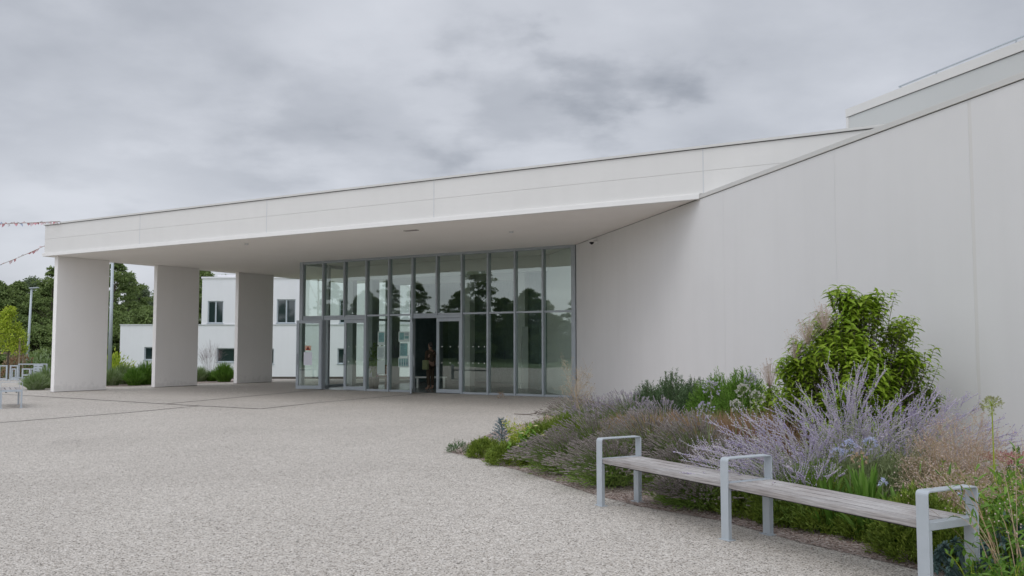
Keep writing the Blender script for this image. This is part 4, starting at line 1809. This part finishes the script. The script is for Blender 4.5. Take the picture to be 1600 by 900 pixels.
for px, Y, h, R, l_ in ((1290, 7.75, .50, .26, 'dark strap leaved clump left of the three behind the bench'),
                        (1345, 7.45, .62, .30, 'tallest strap leaved clump behind the second bench seat'),
                        (1400, 7.15, .50, .30, 'strap leaved clump next to the right armrest'),
                        (1437, 7.0, .46, .24, 'small strap leaved clump touching the right armrest')):
    e = place('strap_leaf_clump', px, Y, l_, 'plant', 'strap leaved clumps behind the bench')
    tufts(e, R, h, 110, .030, 'strap', k=8, r0=.35, droop=.6, name='leaves')

# heath mounds under the bench
for px, Y, R, h, n, l_ in ((1165, 8.65, .32, .24, 3600, 'green heath cushion behind the middle bench leg'),
                           (1222, 8.2, .30, .26, 4200, 'green heath cushion under the second seat beside the middle leg'),
                           (1288, 7.95, .34, .30, 5200, 'wide green heath cushion under the left half of the second seat'),
                           (1352, 7.6, .30, .27, 5600, 'green heath cushion under the centre of the second seat'),
                           (1424, 6.9, .30, .40, 5600, 'tall rounded heath cushion left of the right bench leg'),
                           (1490, 6.6, .30, .30, 4200, 'dark heath cushion seen between the right bench legs')):
    e = place('heath_mound', px, Y, l_, 'shrub', 'low green heath cushions')
    mound(e, R * 1.08, h * 1.12, n, 'heath', .06, .011)

# right end: dried seed heads, leaves, wild stems
def seedmass(px, Y, h, R, n, label, flower='dryf', stem='dry'):
    e = place('dried_wildflower', px, Y, label, 'dried plant', 'clouds of pinkish brown seed heads')
    n = int(n * .72)
    P = arcs(n, R * .3, h, R, 5, .3, hv=.4)
    g, gf = G(), G()
    ribbons(g, P, np.array([.004, .004, .003, .003, .002]))
    tips = P[:, -1]
    for k in range(7):
        q = tips + RS.normal(0, .05, tips.shape)
        ribbons(g, np.stack([P[:, -2] * .4 + tips * .6, q], 1), .0018)
        octas(gf, q, RS.normal(size=q.shape), RS.uniform(.008, .018, n), RS.uniform(.004, .008, n))
    part('stems', g, MF[stem], e)
    part('seed_heads', gf, MF[flower], e)


seedmass(1455, 7.9, .72, .36, 260, 'dense pinkish brown seed heads right of the lilac sage')
seedmass(1500, 7.9, .90, .42, 260, 'tall airy seed heads below the lone green seed head')
seedmass(1560, 7.6, .60, .44, 200, 'thin airy seed heads nearest the right edge of the photo')
seedmass(1480, 7.2, .55, .40, 260, 'low tangled seed heads behind the right armrest')
seedmass(1610, 6.9, .48, .42, 200, 'seed heads cut off by the right edge of the photo')
e = place('pink_sedum', 1588, 8.3, 'flat topped pink sedum at the right edge near the wall', 'flowering plant')
mound(e, .30, .55, 900, 'bright', .07, .03, tuft=False, name='leaves')
g = G()
q = np.stack([RS.uniform(-.3, .3, 700), RS.uniform(-.25, .25, 700), .56 + RS.normal(0, .02, 700)], 1)
octas(g, q, RS.normal(size=q.shape), .025, .012)
part('flower_heads', g, MF['pink'], e)


def leafy(px, Y, h, R, n, label, name='leafy_weed', mat='bright', stem='ylw', ll=.10, lw=.028, lean=(0, 0), nl=9, group=None, sw=.007):
    e = place(name, px, Y, label, 'weed', group)
    P = arcs(n, R * .35, h, R, 7, .3, lean, hv=.45)
    g, gl = G(), G()
    ribbons(g, P, np.linspace(sw, sw * .4, 7))
    k = n * nl
    i = RS.randint(0, n, k)
    t = RS.uniform(.1, 1, k) * 6
    j = np.minimum(t.astype(int), 5)
    C = P[i, j] + (P[i, j + 1] - P[i, j]) * (t - j)[:, None]
    leaves(gl, C, RS.normal(size=(k, 3)) + [0, 0, .25], np.tile([0, 0, 1.], (k, 1)) + RS.normal(0, .4, (k, 3)), RS.uniform(.6, 1.2, k) * ll, lw)
    part('stems', g, MF[stem], e)
    part('leaves', gl, MF[mat], e)
    return e, P


leafy(1475, 7.55, .55, .36, 44, 'green leafy weed growing up through the low tangled seed heads', mat='lav_leaf', ll=.07, lw=.016)
leafy(1530, 7.5, .62, .34, 40, 'green leafy weed between the airy seed heads on the right', mat='lav_leaf', ll=.07, lw=.016)
leafy(1560, 7.0, .62, .42, 60, 'green leafy weed below the pink sedum', mat='bright')
leafy(1600, 6.2, .72, .38, 60, 'green leafy weed at the right edge above the wild tangle', mat='bright')
e, P = leafy(1585, 5.75, .95, .55, 34, 'tangle of orange stemmed wild plants around the right bench end', stem='dry', mat='strap', ll=.085, lw=.016, nl=8, lean=(-.12, -.05))
q = np.repeat(P[:, -1], 5, 0) + RS.normal(0, .05, (len(P) * 5, 3))
g = G()
octas(g, q, RS.normal(size=q.shape), .012, .006)
part('seed_heads', g, MF['dryf'], e)
leafy(1570, 5.6, .34, .26, 26, 'low leafy green weed at the foot of the right bench end', mat='strap', ll=.06, lw=.02)
leafy(1520, 5.8, .30, .22, 20, 'small leafy weed between the two right bench legs', mat='strap', ll=.06, lw=.02)
for px, Y, R, h, l_ in ((1505, 6.15, .26, .30, 'blue green rosette plant between the right bench legs'),
                        (1570, 6.3, .30, .46, 'blue green rosette plant right of the bench end')):
    e = place('spurge', px, Y, l_, 'plant', 'blue green rosette plants')
    a = RS.uniform(0, 2 * PI, 34)
    g = G()
    for k in range(34):
        q_ = math.sqrt(random.random())
        c = np.array([math.cos(a[k]) * q_ * R, math.sin(a[k]) * q_ * R, h * (1 - .5 * q_ ** 2) * random.uniform(.6, 1)])
        n_ = 30
        D = nrm(RS.normal(size=(n_, 3)) + np.array([0, 0, .4]))
        leaves(g, c - D * 0 - np.array([0, 0, .03]) * RS.uniform(0, 1.5, (n_, 1)), D, np.tile([0, 0, 1.], (n_, 1)) + .01, .045, .022)
        g.tube([(c[0] * .3, c[1] * .3, 0), tuple(c)], [.006, .005], 4)
    part('leaves', g, MF['euph'], e)

# wood chips spread on the open soil and crumbs on the paving edge
g = G()
n = 5200
t = RS.uniform(0, 1, n)
ed = np.array(bed[3:14])
i = RS.randint(0, len(ed) - 1, n)
P = ed[i] + (ed[i + 1] - ed[i]) * t[:, None]
tn = nrm(ed[i + 1] - ed[i])
inw = np.stack([-tn[:, 1], tn[:, 0]], 1)
P = P + inw * np.abs(RS.normal(0, .30, (n, 1))) - inw * (RS.uniform(0, 1, (n, 1)) < .06) * RS.uniform(0, .35, (n, 1))
P3 = np.stack([P[:, 0], P[:, 1], RS.uniform(.008, .016, n)], 1)
D = np.stack([RS.normal(size=n), RS.normal(size=n), RS.normal(0, .12, n)], 1)
quads(g, P3, D, np.tile([0, 0, 1.], (n, 1)), RS.uniform(.012, .040, n), RS.uniform(.006, .014, n))
tag(obj('mulch_chips', g, leafmat('wood_chip', [(.14, .08, .06), (.30, .21, .17), (.46, .37, .32), (.58, .52, .48)], trans=0)), kind='stuff')
# twig on the paving
g = G()
g.tube([gp(803, 648) + (.02,), gp(822, 648.6) + (.012,), gp(838, 647) + (.02,)], .008, 4)
g.tube([gp(836, 647.3) + (.02,), gp(840, 646.5) + (.05,)], [.02, .01], 5)
tag(obj('twig', g, M['bark']), 'thin dark twig lying on the paving left of the flower bed', 'twig')
# small weed in front of the glazing
e = place('weed_tuft', 783, 27.0, 'tiny weed growing at the foot of the glass front', 'weed')
mound(e, .12, .22, 60, 'brown', .1, .012, tuft=False)
# flat covers let into the paving
for px, py, w, l_ in ((480, 627, .42, 'round flat cover in the paving in front of the left doors'),
                      (655, 616.5, .36, 'round flat cover in the paving before the open centre door'),
                      (318, 604.5, .4, 'flat dark cover in the paving between the second and third pillar'),
                      (105, 690, .22, 'small rusty patch plate in the open paving on the left')):
    x, y = gp(px, py)
    g = G()
    n = 40
    ring = [(x + math.cos(2 * PI * k / n) * r_, y + math.sin(2 * PI * k / n) * r_, .004) for r_ in (w, w * .93) for k in range(n)]
    g.add(ring, [[k, (k + 1) % n, n + (k + 1) % n, n + k] for k in range(n)])
    tag(obj('floor_cover', g, M['cover']), l_, 'cover')

# ------------------------------------------------------------------ planting by the pillars
GG = 'green grass clumps beside the pillars'
sheet('pillar_bed', [(-17.6, 34.2), (-14.95, 35.2), (-13.0, 38.2), (-10.9, 41.5), (-12.5, 42.5), (-19.5, 42.5)], .004, M['mulch'])
for px, Y, h, R, n, m_, l_ in (
        (60, 32.6, .62, .60, 1500, 'grassy', 'spreading grass clump left of the first pillar'),
        (75, 33.8, .80, .5, 900, 'grassy', 'grass clump partly hidden by the left side of the first pillar'),
        (178, 36.0, .68, .55, 1300, 'grassy', 'pale grass clump just right of the first pillar'),
        (196, 37.2, .85, .60, 1300, 'grassy', 'grey green grass clump midway between the first and second pillar'),
        (212, 36.0, .75, .50, 1200, 'strap', 'darker green clump left of the second pillar'),
        (230, 36.8, .95, .60, 1500, 'strap', 'dark green clump touching the left side of the second pillar'),
        (315, 40.0, .65, .55, 1100, 'grassy', 'pale grass clump just right of the second pillar'),
        (333, 40.2, .50, .45, 800, 'strap', 'low green clump midway between the second and third pillar'),
        (352, 39.6, .85, .60, 1600, 'strap', 'dark green clump touching the left side of the third pillar')):
    e = place('grass_clump', px, Y, l_, 'grass clump', GG)
    tufts(e, R, h, n, .016, m_, r0=.45, droop=.55)
e = place('airy_grass', 330, 40.8, 'thin airy flowering grass in front of the white annex wall', 'ornamental grass')
P = arcs(46, .2, 1.75, .75, 6, .2, hv=.3)
g = G()
ribbons(g, P, .006)
for k in range(5):
    tips = P[:, -1] * (.7 + .05 * k) + RS.normal(0, .1, (46, 3)) + [0, 0, .2]
    ribbons(g, np.stack([P[:, 3], tips], 1), .004)
part('stems', g, leafmat('airy_stem', [(.28, .22, .24), (.36, .30, .30)], trans=.2), e)

# ------------------------------------------------------------------ trees
def tree(name, Hh, R, nclump, nleaf, leaf, mat, label, cat='tree', z0=.25, shape=1.0, trunk_r=.16, seed=0, open_=0.0, sz=.6):
    rs = np.random.RandomState(seed)
    e = empty(name, (0, 0, 0), label, cat)
    g = G()
    g.tube([(0, 0, 0), (.1, .05, Hh * .3), (-.05, .1, Hh * .62), (0, 0, Hh * .92)], [trunk_r, trunk_r * .75, trunk_r * .4, trunk_r * .1], 7)
    gl = G()
    for i in range(nclump):
        t = rs.uniform(0, 1)
        z = Hh * (z0 + (1 - z0) * t)
        prof = math.sin(PI * min(1, (t * .92 + .10)) ** shape) ** .7
        a = rs.uniform(0, 2 * PI)
        r_ = R * prof * math.sqrt(rs.uniform(.12, 1)) * rs.uniform(.8, 1.1)
        c = np.array([math.cos(a) * r_, math.sin(a) * r_, z])
        if i % 3 == 0:
            b = np.array([0, 0, max(Hh * .15, z - r_ * .7 - .4)])
            g.tube([tuple(b), tuple((b + c) / 2 + np.array([0, 0, .15])), tuple(c)], [trunk_r * .28, trunk_r * .16, trunk_r * .06], 4)
        cs = sz * rs.uniform(.6, 1.25)
        d = nrm(rs.normal(size=(nleaf, 3)))
        d[:, 2] = np.abs(d[:, 2]) * .9 - .25
        Pq = c + d * cs * rs.uniform(.45, 1.05, (nleaf, 1)) * np.array([1, 1, .62])
        D = d + rs.normal(0, .6, (nleaf, 3))
        quads(gl, Pq, D, nrm(d + rs.normal(0, .5, (nleaf, 3)) + np.array([0, 0, .8])), leaf * rs.uniform(.6, 1.3, nleaf), leaf * .62)
    part('trunk', g, M['bark'], e)
    part('crown', gl, MF[mat], e)
    return e


TG = 'trees in the belt beyond the plaza'
T1 = tree('broadleaf_tree', 10, 3.6, 340, 80, .24, 'tree', 'x', seed=1, z0=.12, sz=.62)
T2 = tree('broadleaf_tree', 8.5, 3.9, 340, 80, .24, 'tree', 'x', seed=2, z0=.08, sz=.62, shape=.9)
T3 = tree('slender_tree', 11, 2.4, 95, 90, .24, 'tree', 'x', seed=3, z0=.30, sz=.55)
T4 = tree('pale_tree', 9.5, 2.8, 150, 80, .22, 'tree2', 'x', seed=4, z0=.25, sz=.6)
T5 = tree('bushy_tree', 5.2, 3.6, 240, 100, .24, 'tree', 'x', seed=5, z0=.0, sz=.7, shape=.8)
protos = {1: T1, 2: T2, 3: T3, 4: T4, 5: T5}
used = set()


def put(k, px, Y, top, label, x=None, rz=None, zb=-1.0, w=1.0):
    """tree of kind k at picture column px and distance Y, its top at height top"""
    base_h = {1: 10.2, 2: 8.8, 3: 11.0, 4: 9.6, 5: 5.5}[k]
    s_ = (top - zb) / base_h
    X = (px - 800) / 1392.6 * Y if x is None else x
    rz = random.uniform(0, 6.28) if rz is None else rz
    if k in used:
        return dup(protos[k], (X, Y, zb), rz, (s_ * w, s_ * w, s_), label, TG)
    used.add(k)
    o = protos[k]
    o.location = (X, Y, zb)
    o.rotation_euler = (0, 0, rz)
    o.scale = (s_ * w, s_ * w, s_)
    o['label'] = label
    o['group'] = TG
    return o


def zt(y, Y):
    return 1.6 - (y - 539.7) / 1392.6 * Y


row = [
    (1, -60, 84, 432, 'tree of the belt cut off by the left edge, leftmost'),
    (2, -10, 80, 436, 'dark tree above the yellow young tree at the left edge'),
    (1, 28, 88, 440, 'dark tree behind the young yellow green tree'),
    (4, 48, 92, 434, 'pale leaved tree rising behind the lamp post'),
    (2, 72, 82, 444, 'mid green tree right of the lamp post'),
    (3, 80, 78, 420, 'thin tree top peeping out left of the first pillar'),
    (1, 118, 86, 436, 'tree hidden mostly by the first pillar'),
    (3, 178, 76, 408, 'tall open crowned tree right of the first pillar'),
    (3, 200, 80, 428, 'open crowned tree midway between the first two pillars'),
    (4, 218, 84, 446, 'pale tree sloping down towards the second pillar'),
    (2, 215, 88, 462, 'dense dark tree over the flat annex roof'),
    (1, 265, 90, 440, 'dark tree behind the second pillar'),
    (1, 316, 94, 420, 'dark tree just left of the annex upper storey'),
    (2, 350, 100, 430, 'tree behind the annex roof'),
    (1, 420, 104, 436, 'tree farther right behind the annex roof'),
]
for k, px, Y, yt, l_ in row:
    put(k, px, Y, zt(yt, Y), l_)
bush = [(-20, 66, 500, 'dark bush at the left edge behind the metal railings'),
        (30, 68, 492, 'dark bush behind the young tree'),
        (62, 64, 508, 'dark bush at the foot of the lamp post'),
        (95, 67, 500, 'dark bush behind the first pillar, left side'),
        (180, 68, 486, 'rounded bush right of the tall pale pole'),
        (212, 70, 484, 'rounded bush left of the annex corner'),
        (232, 74, 478, 'bush behind the annex corner')]
for px, Y, yt, l_ in bush:
    put(5, px, Y, zt(yt, Y), l_)
# the belt on the other side of the plaza, seen in the glass
i = 0
for u in np.arange(-84, 22, 5.6):
    for row_, vv in ((0, -52), (1, -60)):
        p = A0 + (u + row_ * 2.5 + random.uniform(-1, 1)) * FA + (vv + random.uniform(-2, 2)) * SA
        k = [1, 3, 4, 2, 3, 4, 1][i % 7]
        top = random.uniform(6.6, 9.2) + (2.2 if k == 3 else 0)
        if random.random() < .18:
            top -= 2
        put(k, 0, float(p[1]), top, 'tree on the far side of the plaza, mirrored in the glass front', x=float(p[0]), zb=-.08)
        i += 1
for u in np.arange(-88, 24, 5.0):
    p = A0 + u * FA + (-68 + random.uniform(-1, 1)) * SA
    put(5, 0, float(p[1]), random.uniform(4.6, 6.0), 'tall bush on the far side of the plaza, mirrored in the glass front', x=float(p[0]), zb=-.08)
# low hedge and bushes in front of that belt
for u in np.arange(-80, 22, 7.5):
    p = A0 + u * FA + (-46 + random.uniform(-1, 1)) * SA
    put(5, 0, float(p[1]), random.uniform(2.2, 3.6), 'bush on the far side of the plaza, mirrored in the glass front', x=float(p[0]), zb=-.08)

# young tree with stakes at the left edge
yt = empty('young_tree', at(14, 42.5), 'young yellow green tree tied between timber stakes at the left edge', 'tree')
g = G()
g.tube([(0, 0, 0), (.03, 0, 1.4), (.0, 0, 2.9)], [.05, .04, .015], 6)
gl = G()
for i in range(90):
    t = random.random()
    z = 1.35 + 2.05 * t
    R_ = .95 * (1 - t) ** .55 * (.75 + .25 * math.sin(t * 22)) + .08
    a = random.uniform(0, 2 * PI)
    r_ = R_ * math.sqrt(random.uniform(.1, 1))
    c = np.array([math.cos(a) * r_, math.sin(a) * r_, z])
    g.tube([(0, 0, z - .25), tuple(c)], [.01, .004], 3)
    n = 34
    d = nrm(RS.normal(size=(n, 3)))
    quads(gl, c + d * RS.uniform(.02, .2, (n, 1)), d + [0, 0, -.2], np.tile([0, 0, 1.], (n, 1)) + RS.normal(0, .4, (n, 3)), .12, .07)
part('trunk', g, M['bark'], yt)
part('crown', gl, MF['ylw'], yt)
for i, (dx, dy, l_) in enumerate(((-.55, 0, 'left timber stake of the young tree'), (.5, .1, 'right timber stake of the young tree'),
                                  (-.35, .7, 'rear left timber stake of the young tree'), (.3, .8, 'rear right timber stake of the young tree'))):
    x, y, z = at(14, 42.5)
    g = G()
    g.tube([(x + dx, y + dy, 0), (x + dx, y + dy, 1.95)], .04, 6)
    if i == 0:
        g.bar((x - .55, y, 1.25), (x + .5, y + .1, 1.25), .03, .09)
    tag(obj('timber_stake', g, M['stake']), l_, 'stake', 'timber stakes round the young tree')

# reddish bush near the railing
e = empty('reddish_bush', at(30, 47.5, -.5), 'rusty brown bush behind the young tree and the railings', 'bush')
mound(e, .8, 1.7, 1200, 'brown', .18, .09, tuft=False)
for px, Y, l_ in ((62, 48, 'loose green bush behind the railings by the first pillar'), (150, 50, 'green bush right behind the first pillar'), (172, 50, 'yellow green bush at the foot of the pale pole')):
    e = empty('loose_bush', at(px, Y, -.9), l_, 'bush', 'loose bushes behind the plaza edge')
    mound(e, 1.6, 2.0, 2200, 'grassy' if px != 172 else 'ylw', .22, .07, tuft=False)

# ------------------------------------------------------------------ posts, poles and railings
def pole(px, Y, h, r, label, head=None):
    x, y, z = at(px, Y)
    e = empty('lamp_post', (x, y, -1 if Y > 47 else 0), label, 'lamp post')
    g = G()
    zb = -1 if Y > 47 else 0
    g.tube([(0, 0, 0), (head or .0, 0, h - zb)], [r * 1.25, r * .8], 10)
    part('pole', g, M['galv'], e, smooth=True)
    g = G()
    g.tube([(0, 0, 0), (0, 0, .06)], r * 2.3, 10)
    part('base_plate', g, M['galv'], e)
    if head is not None:
        g = G()
        g.bar((head - .12, 0, h - zb + .02), (head + .42, 0, h - zb + .05), .22, .07)
        part('lamp_head', g, M['steel'], e)


pole(44, 56, 5.2, .075, 'slim grey lamp post with a flat head beyond the railings on the left', .16)
pole(173.5, 46, 6.2, .085, 'thick pale pole standing right against the first pillar in view')


def rackframe(g, x, y, w, h, t=.06, mid=False):
    g.box(x, x + t, y, y + t, .0, h)
    g.box(x + w - t, x + w, y, y + t, .0, h)
    g.box(x + t, x + w - t, y, y + t, h - t, h)
    g.box(x + t, x + w - t, y, y + t, .06, .06 + t)
    if mid:
        g.box(x + t, x + w - t, y, y + t, h * .42, h * .42 + t)


RGp = 'metal railing frames on the left of the plaza'
for px0, px1, Y, yt_, mid, l_ in (
        (1, 14, 41.0, 570, False, 'narrow pale metal frame farthest left among the railings'),
        (18, 31, 41.0, 570, False, 'narrow pale metal frame next to the young tree stakes'),
        (21, 28, 42.4, 575, False, 'smaller metal frame nested behind the second frame'),
        (31, 64, 42.2, 567.5, False, 'long high metal rail frame in the middle of the railings'),
        (37, 50, 40.9, 575, True, 'low metal frame with a middle bar under the long rail'),
        (50, 56, 41.8, 575, False, 'narrow metal frame in front of the striped panel'),
        (66, 80, 42.0, 575, True, 'metal frame ending behind the first pillar'),
        (60, 76, 43.0, 567.5, False, 'high metal rail frame reaching behind the first pillar')):
    x0, x1 = at(px0, Y)[0], at(px1, Y)[0]
    h_ = 1.6 - (yt_ - 539.7) / 1392.6 * Y
    g = G()
    rackframe(g, x0, Y, x1 - x0, h_, .055, mid)
    tag(obj('railing_frame', g, M['galv']), l_, 'railing', RGp)
x0, x1 = at(55, 41.2)[0], at(69, 41.2)[0]
g = G()
for k in range(6):
    g.box(x0, x1, 41.2, 41.24, .06 + k * .12, .15 + k * .12)
g.box(x0, x0 + .04, 41.24, 41.28, 0, .78)
g.box(x1 - .04, x1, 41.24, 41.28, 0, .78)
tag(obj('slatted_panel', g, M['galv']), 'grey slatted panel standing among the railing frames', 'panel')

# ------------------------------------------------------------------ bunting
fl_m = [plain('flag_red', (.58, .30, .33), .8), plain('flag_pink', (.68, .54, .56), .8), plain('flag_white', (.72, .71, .74), .8),
        plain('flag_pale_blue', (.46, .52, .66), .8)]


def bunting(p0, p1, sag, n, label):
    p0, p1 = Vector(p0), Vector(p1)
    e = empty('bunting', tuple(p0), label, 'bunting', 'strings of pennants tied to the canopy corner')
    pts = [p0 + (p1 - p0) * t - Vector((0, 0, sag * 4 * t * (1 - t))) for t in np.linspace(0, 1, 16)]
    g = G()
    g.tube(pts, .008, 4)
    obj('cord', g, M['stake'], e)
    d = (p1 - p0).normalized()
    for i in range(n):
        t = (i + .5) / n
        c = p0 + (p1 - p0) * t - Vector((0, 0, sag * 4 * t * (1 - t)))
        w = random.uniform(.04, .09)
        dn = Vector((random.uniform(-.5, .5), random.uniform(-.5, .5), -1)).normalized() * random.uniform(.07, .15)
        if random.random() < .35:
            dn = -dn * .5 + Vector((random.uniform(-.1, .1), 0, 0))
        g = G()
        a, b = c - d * w, c + d * w
        m_ = (a + b) / 2 + dn * .5 + Vector((.03, .03, 0))
        g.add([tuple(a), tuple(b), tuple(c + dn), tuple(m_)], [[0, 1, 3], [1, 2, 3], [2, 0, 3]])
        o = obj('flag', g, random.choice(fl_m[:3] if i % 4 else fl_m), e)


S1 = loc(.95, -.05, HT + .05)
S2 = loc(0, .1, 5.13)
E1, E2 = (-22.5, 28.5, 5.62), (-19.6, 29.0, 3.35)
bunting(S1, E1, .12, 98, 'upper string of red, pink and white pennants tied to the top of the canopy corner')
bunting(S2, E2, .15, 34, 'lower string of pennants slanting down from the side of the canopy')
for E_, l_ in ((E1, 'tall timber post holding the upper pennant string'), (E2, 'shorter timber post holding the lower pennant string')):
    g = G()
    g.tube([(E_[0], E_[1], 0), (E_[0], E_[1], E_[2] + .1)], .05, 8)
    tag(obj('timber_post', g, M['stake']), l_, 'post')


# ------------------------------------------------------------------ inside the lobby: people, plant, chair
skinm = plain('skin', (.30, .18, .13), .6)
hairm = plain('hair', (.03, .022, .018), .6)


def skinned(name, V, E, R, mat, parent, root=0, sub=1):
    me = bpy.data.meshes.new(name)
    me.from_pydata([tuple(v) for v in V], E, [])
    o = bpy.data.objects.new(name, me)
    COL.objects.link(o)
    o.parent = parent
    sk = o.modifiers.new('skin', 'SKIN')
    for i, r_ in enumerate(R):
        rr_ = r_ if isinstance(r_, tuple) else (r_, r_)
        me.skin_vertices[0].data[i].radius = rr_
    me.skin_vertices[0].data[root].use_root = True
    sk.use_smooth_shade = True
    s = o.modifiers.new('sub', 'SUBSURF')
    s.levels = sub
    s.render_levels = sub
    me.materials.append(mat)
    return o


def person(p, rz, top_m, leg_m, label, arms='down', bag=None):
    e = empty('person', p, label, 'person', None)
    e.rotation_euler = (0, 0, rz)
    hip, ch, nk = .92, 1.25, 1.43
    V = [(0, 0, hip), (0, 0, 1.08), (0, 0, ch), (0, 0, 1.38), (0, -.01, nk + .02), (0, -.02, 1.50), (0, -.03, 1.60), (0, -.02, 1.68)]
    R = [(.15, .105), (.13, .095), (.155, .105), (.12, .08), .05, .06, (.075, .092), .06]
    E = [(0, 1), (1, 2), (2, 3), (3, 4), (4, 5), (5, 6), (6, 7)]
    for s in (-1, 1):
        b = len(V)
        V += [(.09 * s, 0, .84), (.10 * s, -.01, .48), (.10 * s, .02, .10), (.10 * s, -.02, .045), (.11 * s, -.15, .03)]
        R += [.088, .062, .042, .042, (.036, .028)]
        E += [(0, b), (b, b + 1), (b + 1, b + 2), (b + 2, b + 3), (b + 3, b + 4)]
        b = len(V)
        if arms == 'down':
            A_ = [(.19 * s, 0, 1.36), (.235 * s, .02, 1.10), (.235 * s, -.05, .87), (.235 * s, -.08, .80)]
        else:
            A_ = [(.19 * s, 0, 1.36), (.25 * s, -.04, 1.12), (.16 * s, -.24, 1.16), (.12 * s, -.30, 1.20)]
        V += A_
        R += [.055, .042, .032, (.04, .022)]
        E += [(3, b), (b, b + 1), (b + 1, b + 2), (b + 2, b + 3)]
        hb = Vector(A_[3])
        dd = (Vector(A_[3]) - Vector(A_[2])).normalized()
        for k in range(4):
            c = len(V)
            o_ = Vector((0, .018 * (k - 1.5), 0)) if arms == 'down' else Vector((.018 * (k - 1.5), 0, 0))
            ln = (.07, .08, .075, .06)[k]
            V += [tuple(hb + o_ + dd * .03), tuple(hb + o_ + dd * (.03 + ln) + Vector((-.01 * s, 0, 0)))]
            R += [.009, .007]
            E += [(b + 3, c), (c, c + 1)]
        c = len(V)
        V += [tuple(hb + Vector((-.02 * s, -.035, 0)) + dd * .04)]
        R += [.009]
        E += [(b + 3, c)]
    o = skinned('body', V, E, R, skinm, e)
    # clothing follows the same joints
    n0 = 4
    Vc, Ec, Rc = V[:4], [(0, 1), (1, 2), (2, 3)], [(.165, .12), (.145, .11), (.168, .118), (.13, .092)]
    for s in (-1, 1):
        b = len(Vc)
        k = 8 + (0 if s < 0 else 1) * (5 + 4 + 9) + 5
        Vc += [V[k], V[k + 1], V[k + 2]]
        Rc += [.066, .052, .042]
        Ec += [(3, b), (b, b + 1), (b + 1, b + 2)]
    skinned('jacket', Vc, Ec, Rc, top_m, e)
    Vc, Ec, Rc = [(0, 0, .93)], [], [(.16, .12)]
    for s in (-1, 1):
        b = len(Vc)
        Vc += [(.09 * s, 0, .84), (.10 * s, -.01, .48), (.10 * s, .02, .12)]
        Rc += [.098, .074, .06]
        Ec += [(0, b), (b, b + 1), (b + 1, b + 2)]
    skinned('trousers', Vc, Ec, Rc, leg_m, e)
    skinned('hair', [(0, .02, 1.62), (0, .0, 1.70), (0, .05, 1.54)], [(0, 1), (0, 2)], [(.08, .08), (.065, .08), .05], hairm, e)
    g = G()
    octas(g, np.array([[-.032, -.118, 1.615], [.032, -.118, 1.615]]), np.array([[0, -1., 0], [0, -1., 0]]), .012, .011)
    part('eyes', g, M['dark'], e)
    if bag is not None:
        g = G()
        g.box(.20, .30, -.12, .14, .72, 1.06)
        tag(part('bag', g, bag, e, bevel=.02), None)
    return e


m_brown = plain('coat_brown', (.055, .035, .02), .8)
m_lime = plain('bag_lime', (.20, .22, .11), .8)
m_light = plain('shirt_pale', (.26, .28, .24), .8)
m_khaki = plain('trousers_khaki', (.15, .11, .08), .8)
m_black = plain('jacket_dark', (.03, .035, .03), .8)
person(loc(fpu(673, 8.3), 8.3, .008), 2.4 + PI / 2, m_brown, m_brown, 'person in a brown coat with a pale green shoulder bag in the open doorway', bag=m_lime)

pot = empty('potted_plant', loc(fpu(585, 7.6), 7.6, .008), 'dark leaved potted plant inside the lobby behind the notices', 'potted plant')
g = G()
g.tube([(0, 0, 0), (0, 0, .42)], [.16, .2], 12)
part('pot', g, M['plinth'], pot)
g = G()
P = arcs(40, .05, 1.5, .45, 6, .4, hv=.5)
P[:, :, 2] += .3
ribbons(g, P, .012)
i = RS.randint(0, 40, 260)
j = RS.randint(2, 6, 260)
leaves(g, P[i, j], RS.normal(size=(260, 3)), np.tile([0, 0, 1.], (260, 1)) + .01, .16, .06)
part('leaves', g, MF['tree'], pot)
ch = empty('red_chair', loc(fpu(596, 8.2), 8.2, .008), 'red brown chair inside the lobby below the left notices', 'chair')
redm = plain('chair_red', (.20, .05, .02), .6)
g = G()
g.box(-.22, .22, -.22, .22, .43, .47)
part('seat', g, redm, ch, bevel=.01)
g = G()
g.box(-.22, .22, .19, .23, .5, .86)
part('backrest', g, redm, ch, bevel=.01)
for sx in (-1, 1):
    for sy in (-1, 1):
        g = G()
        g.tube([(.2 * sx, .2 * sy, 0), (.19 * sx, .19 * sy, .43)], .014, 6)
        part('leg', g, redm, ch)
lb = empty('white_bench', loc(fpu(674, 9.4), 9.4, .008), 'low white bench inside the lobby behind the open centre door', 'bench')
g = G()
g.box(-.6, .6, -.2, .2, .36, .42)
part('seat', g, M['intwall'], lb, bevel=.008)
for sx in (-1, 1):
    g = G()
    g.box(.5 * sx - .03, .5 * sx + .03, -.18, .18, 0, .36)
    part('leg', g, M['intwall'], lb)
bpy.context.view_layer.update()
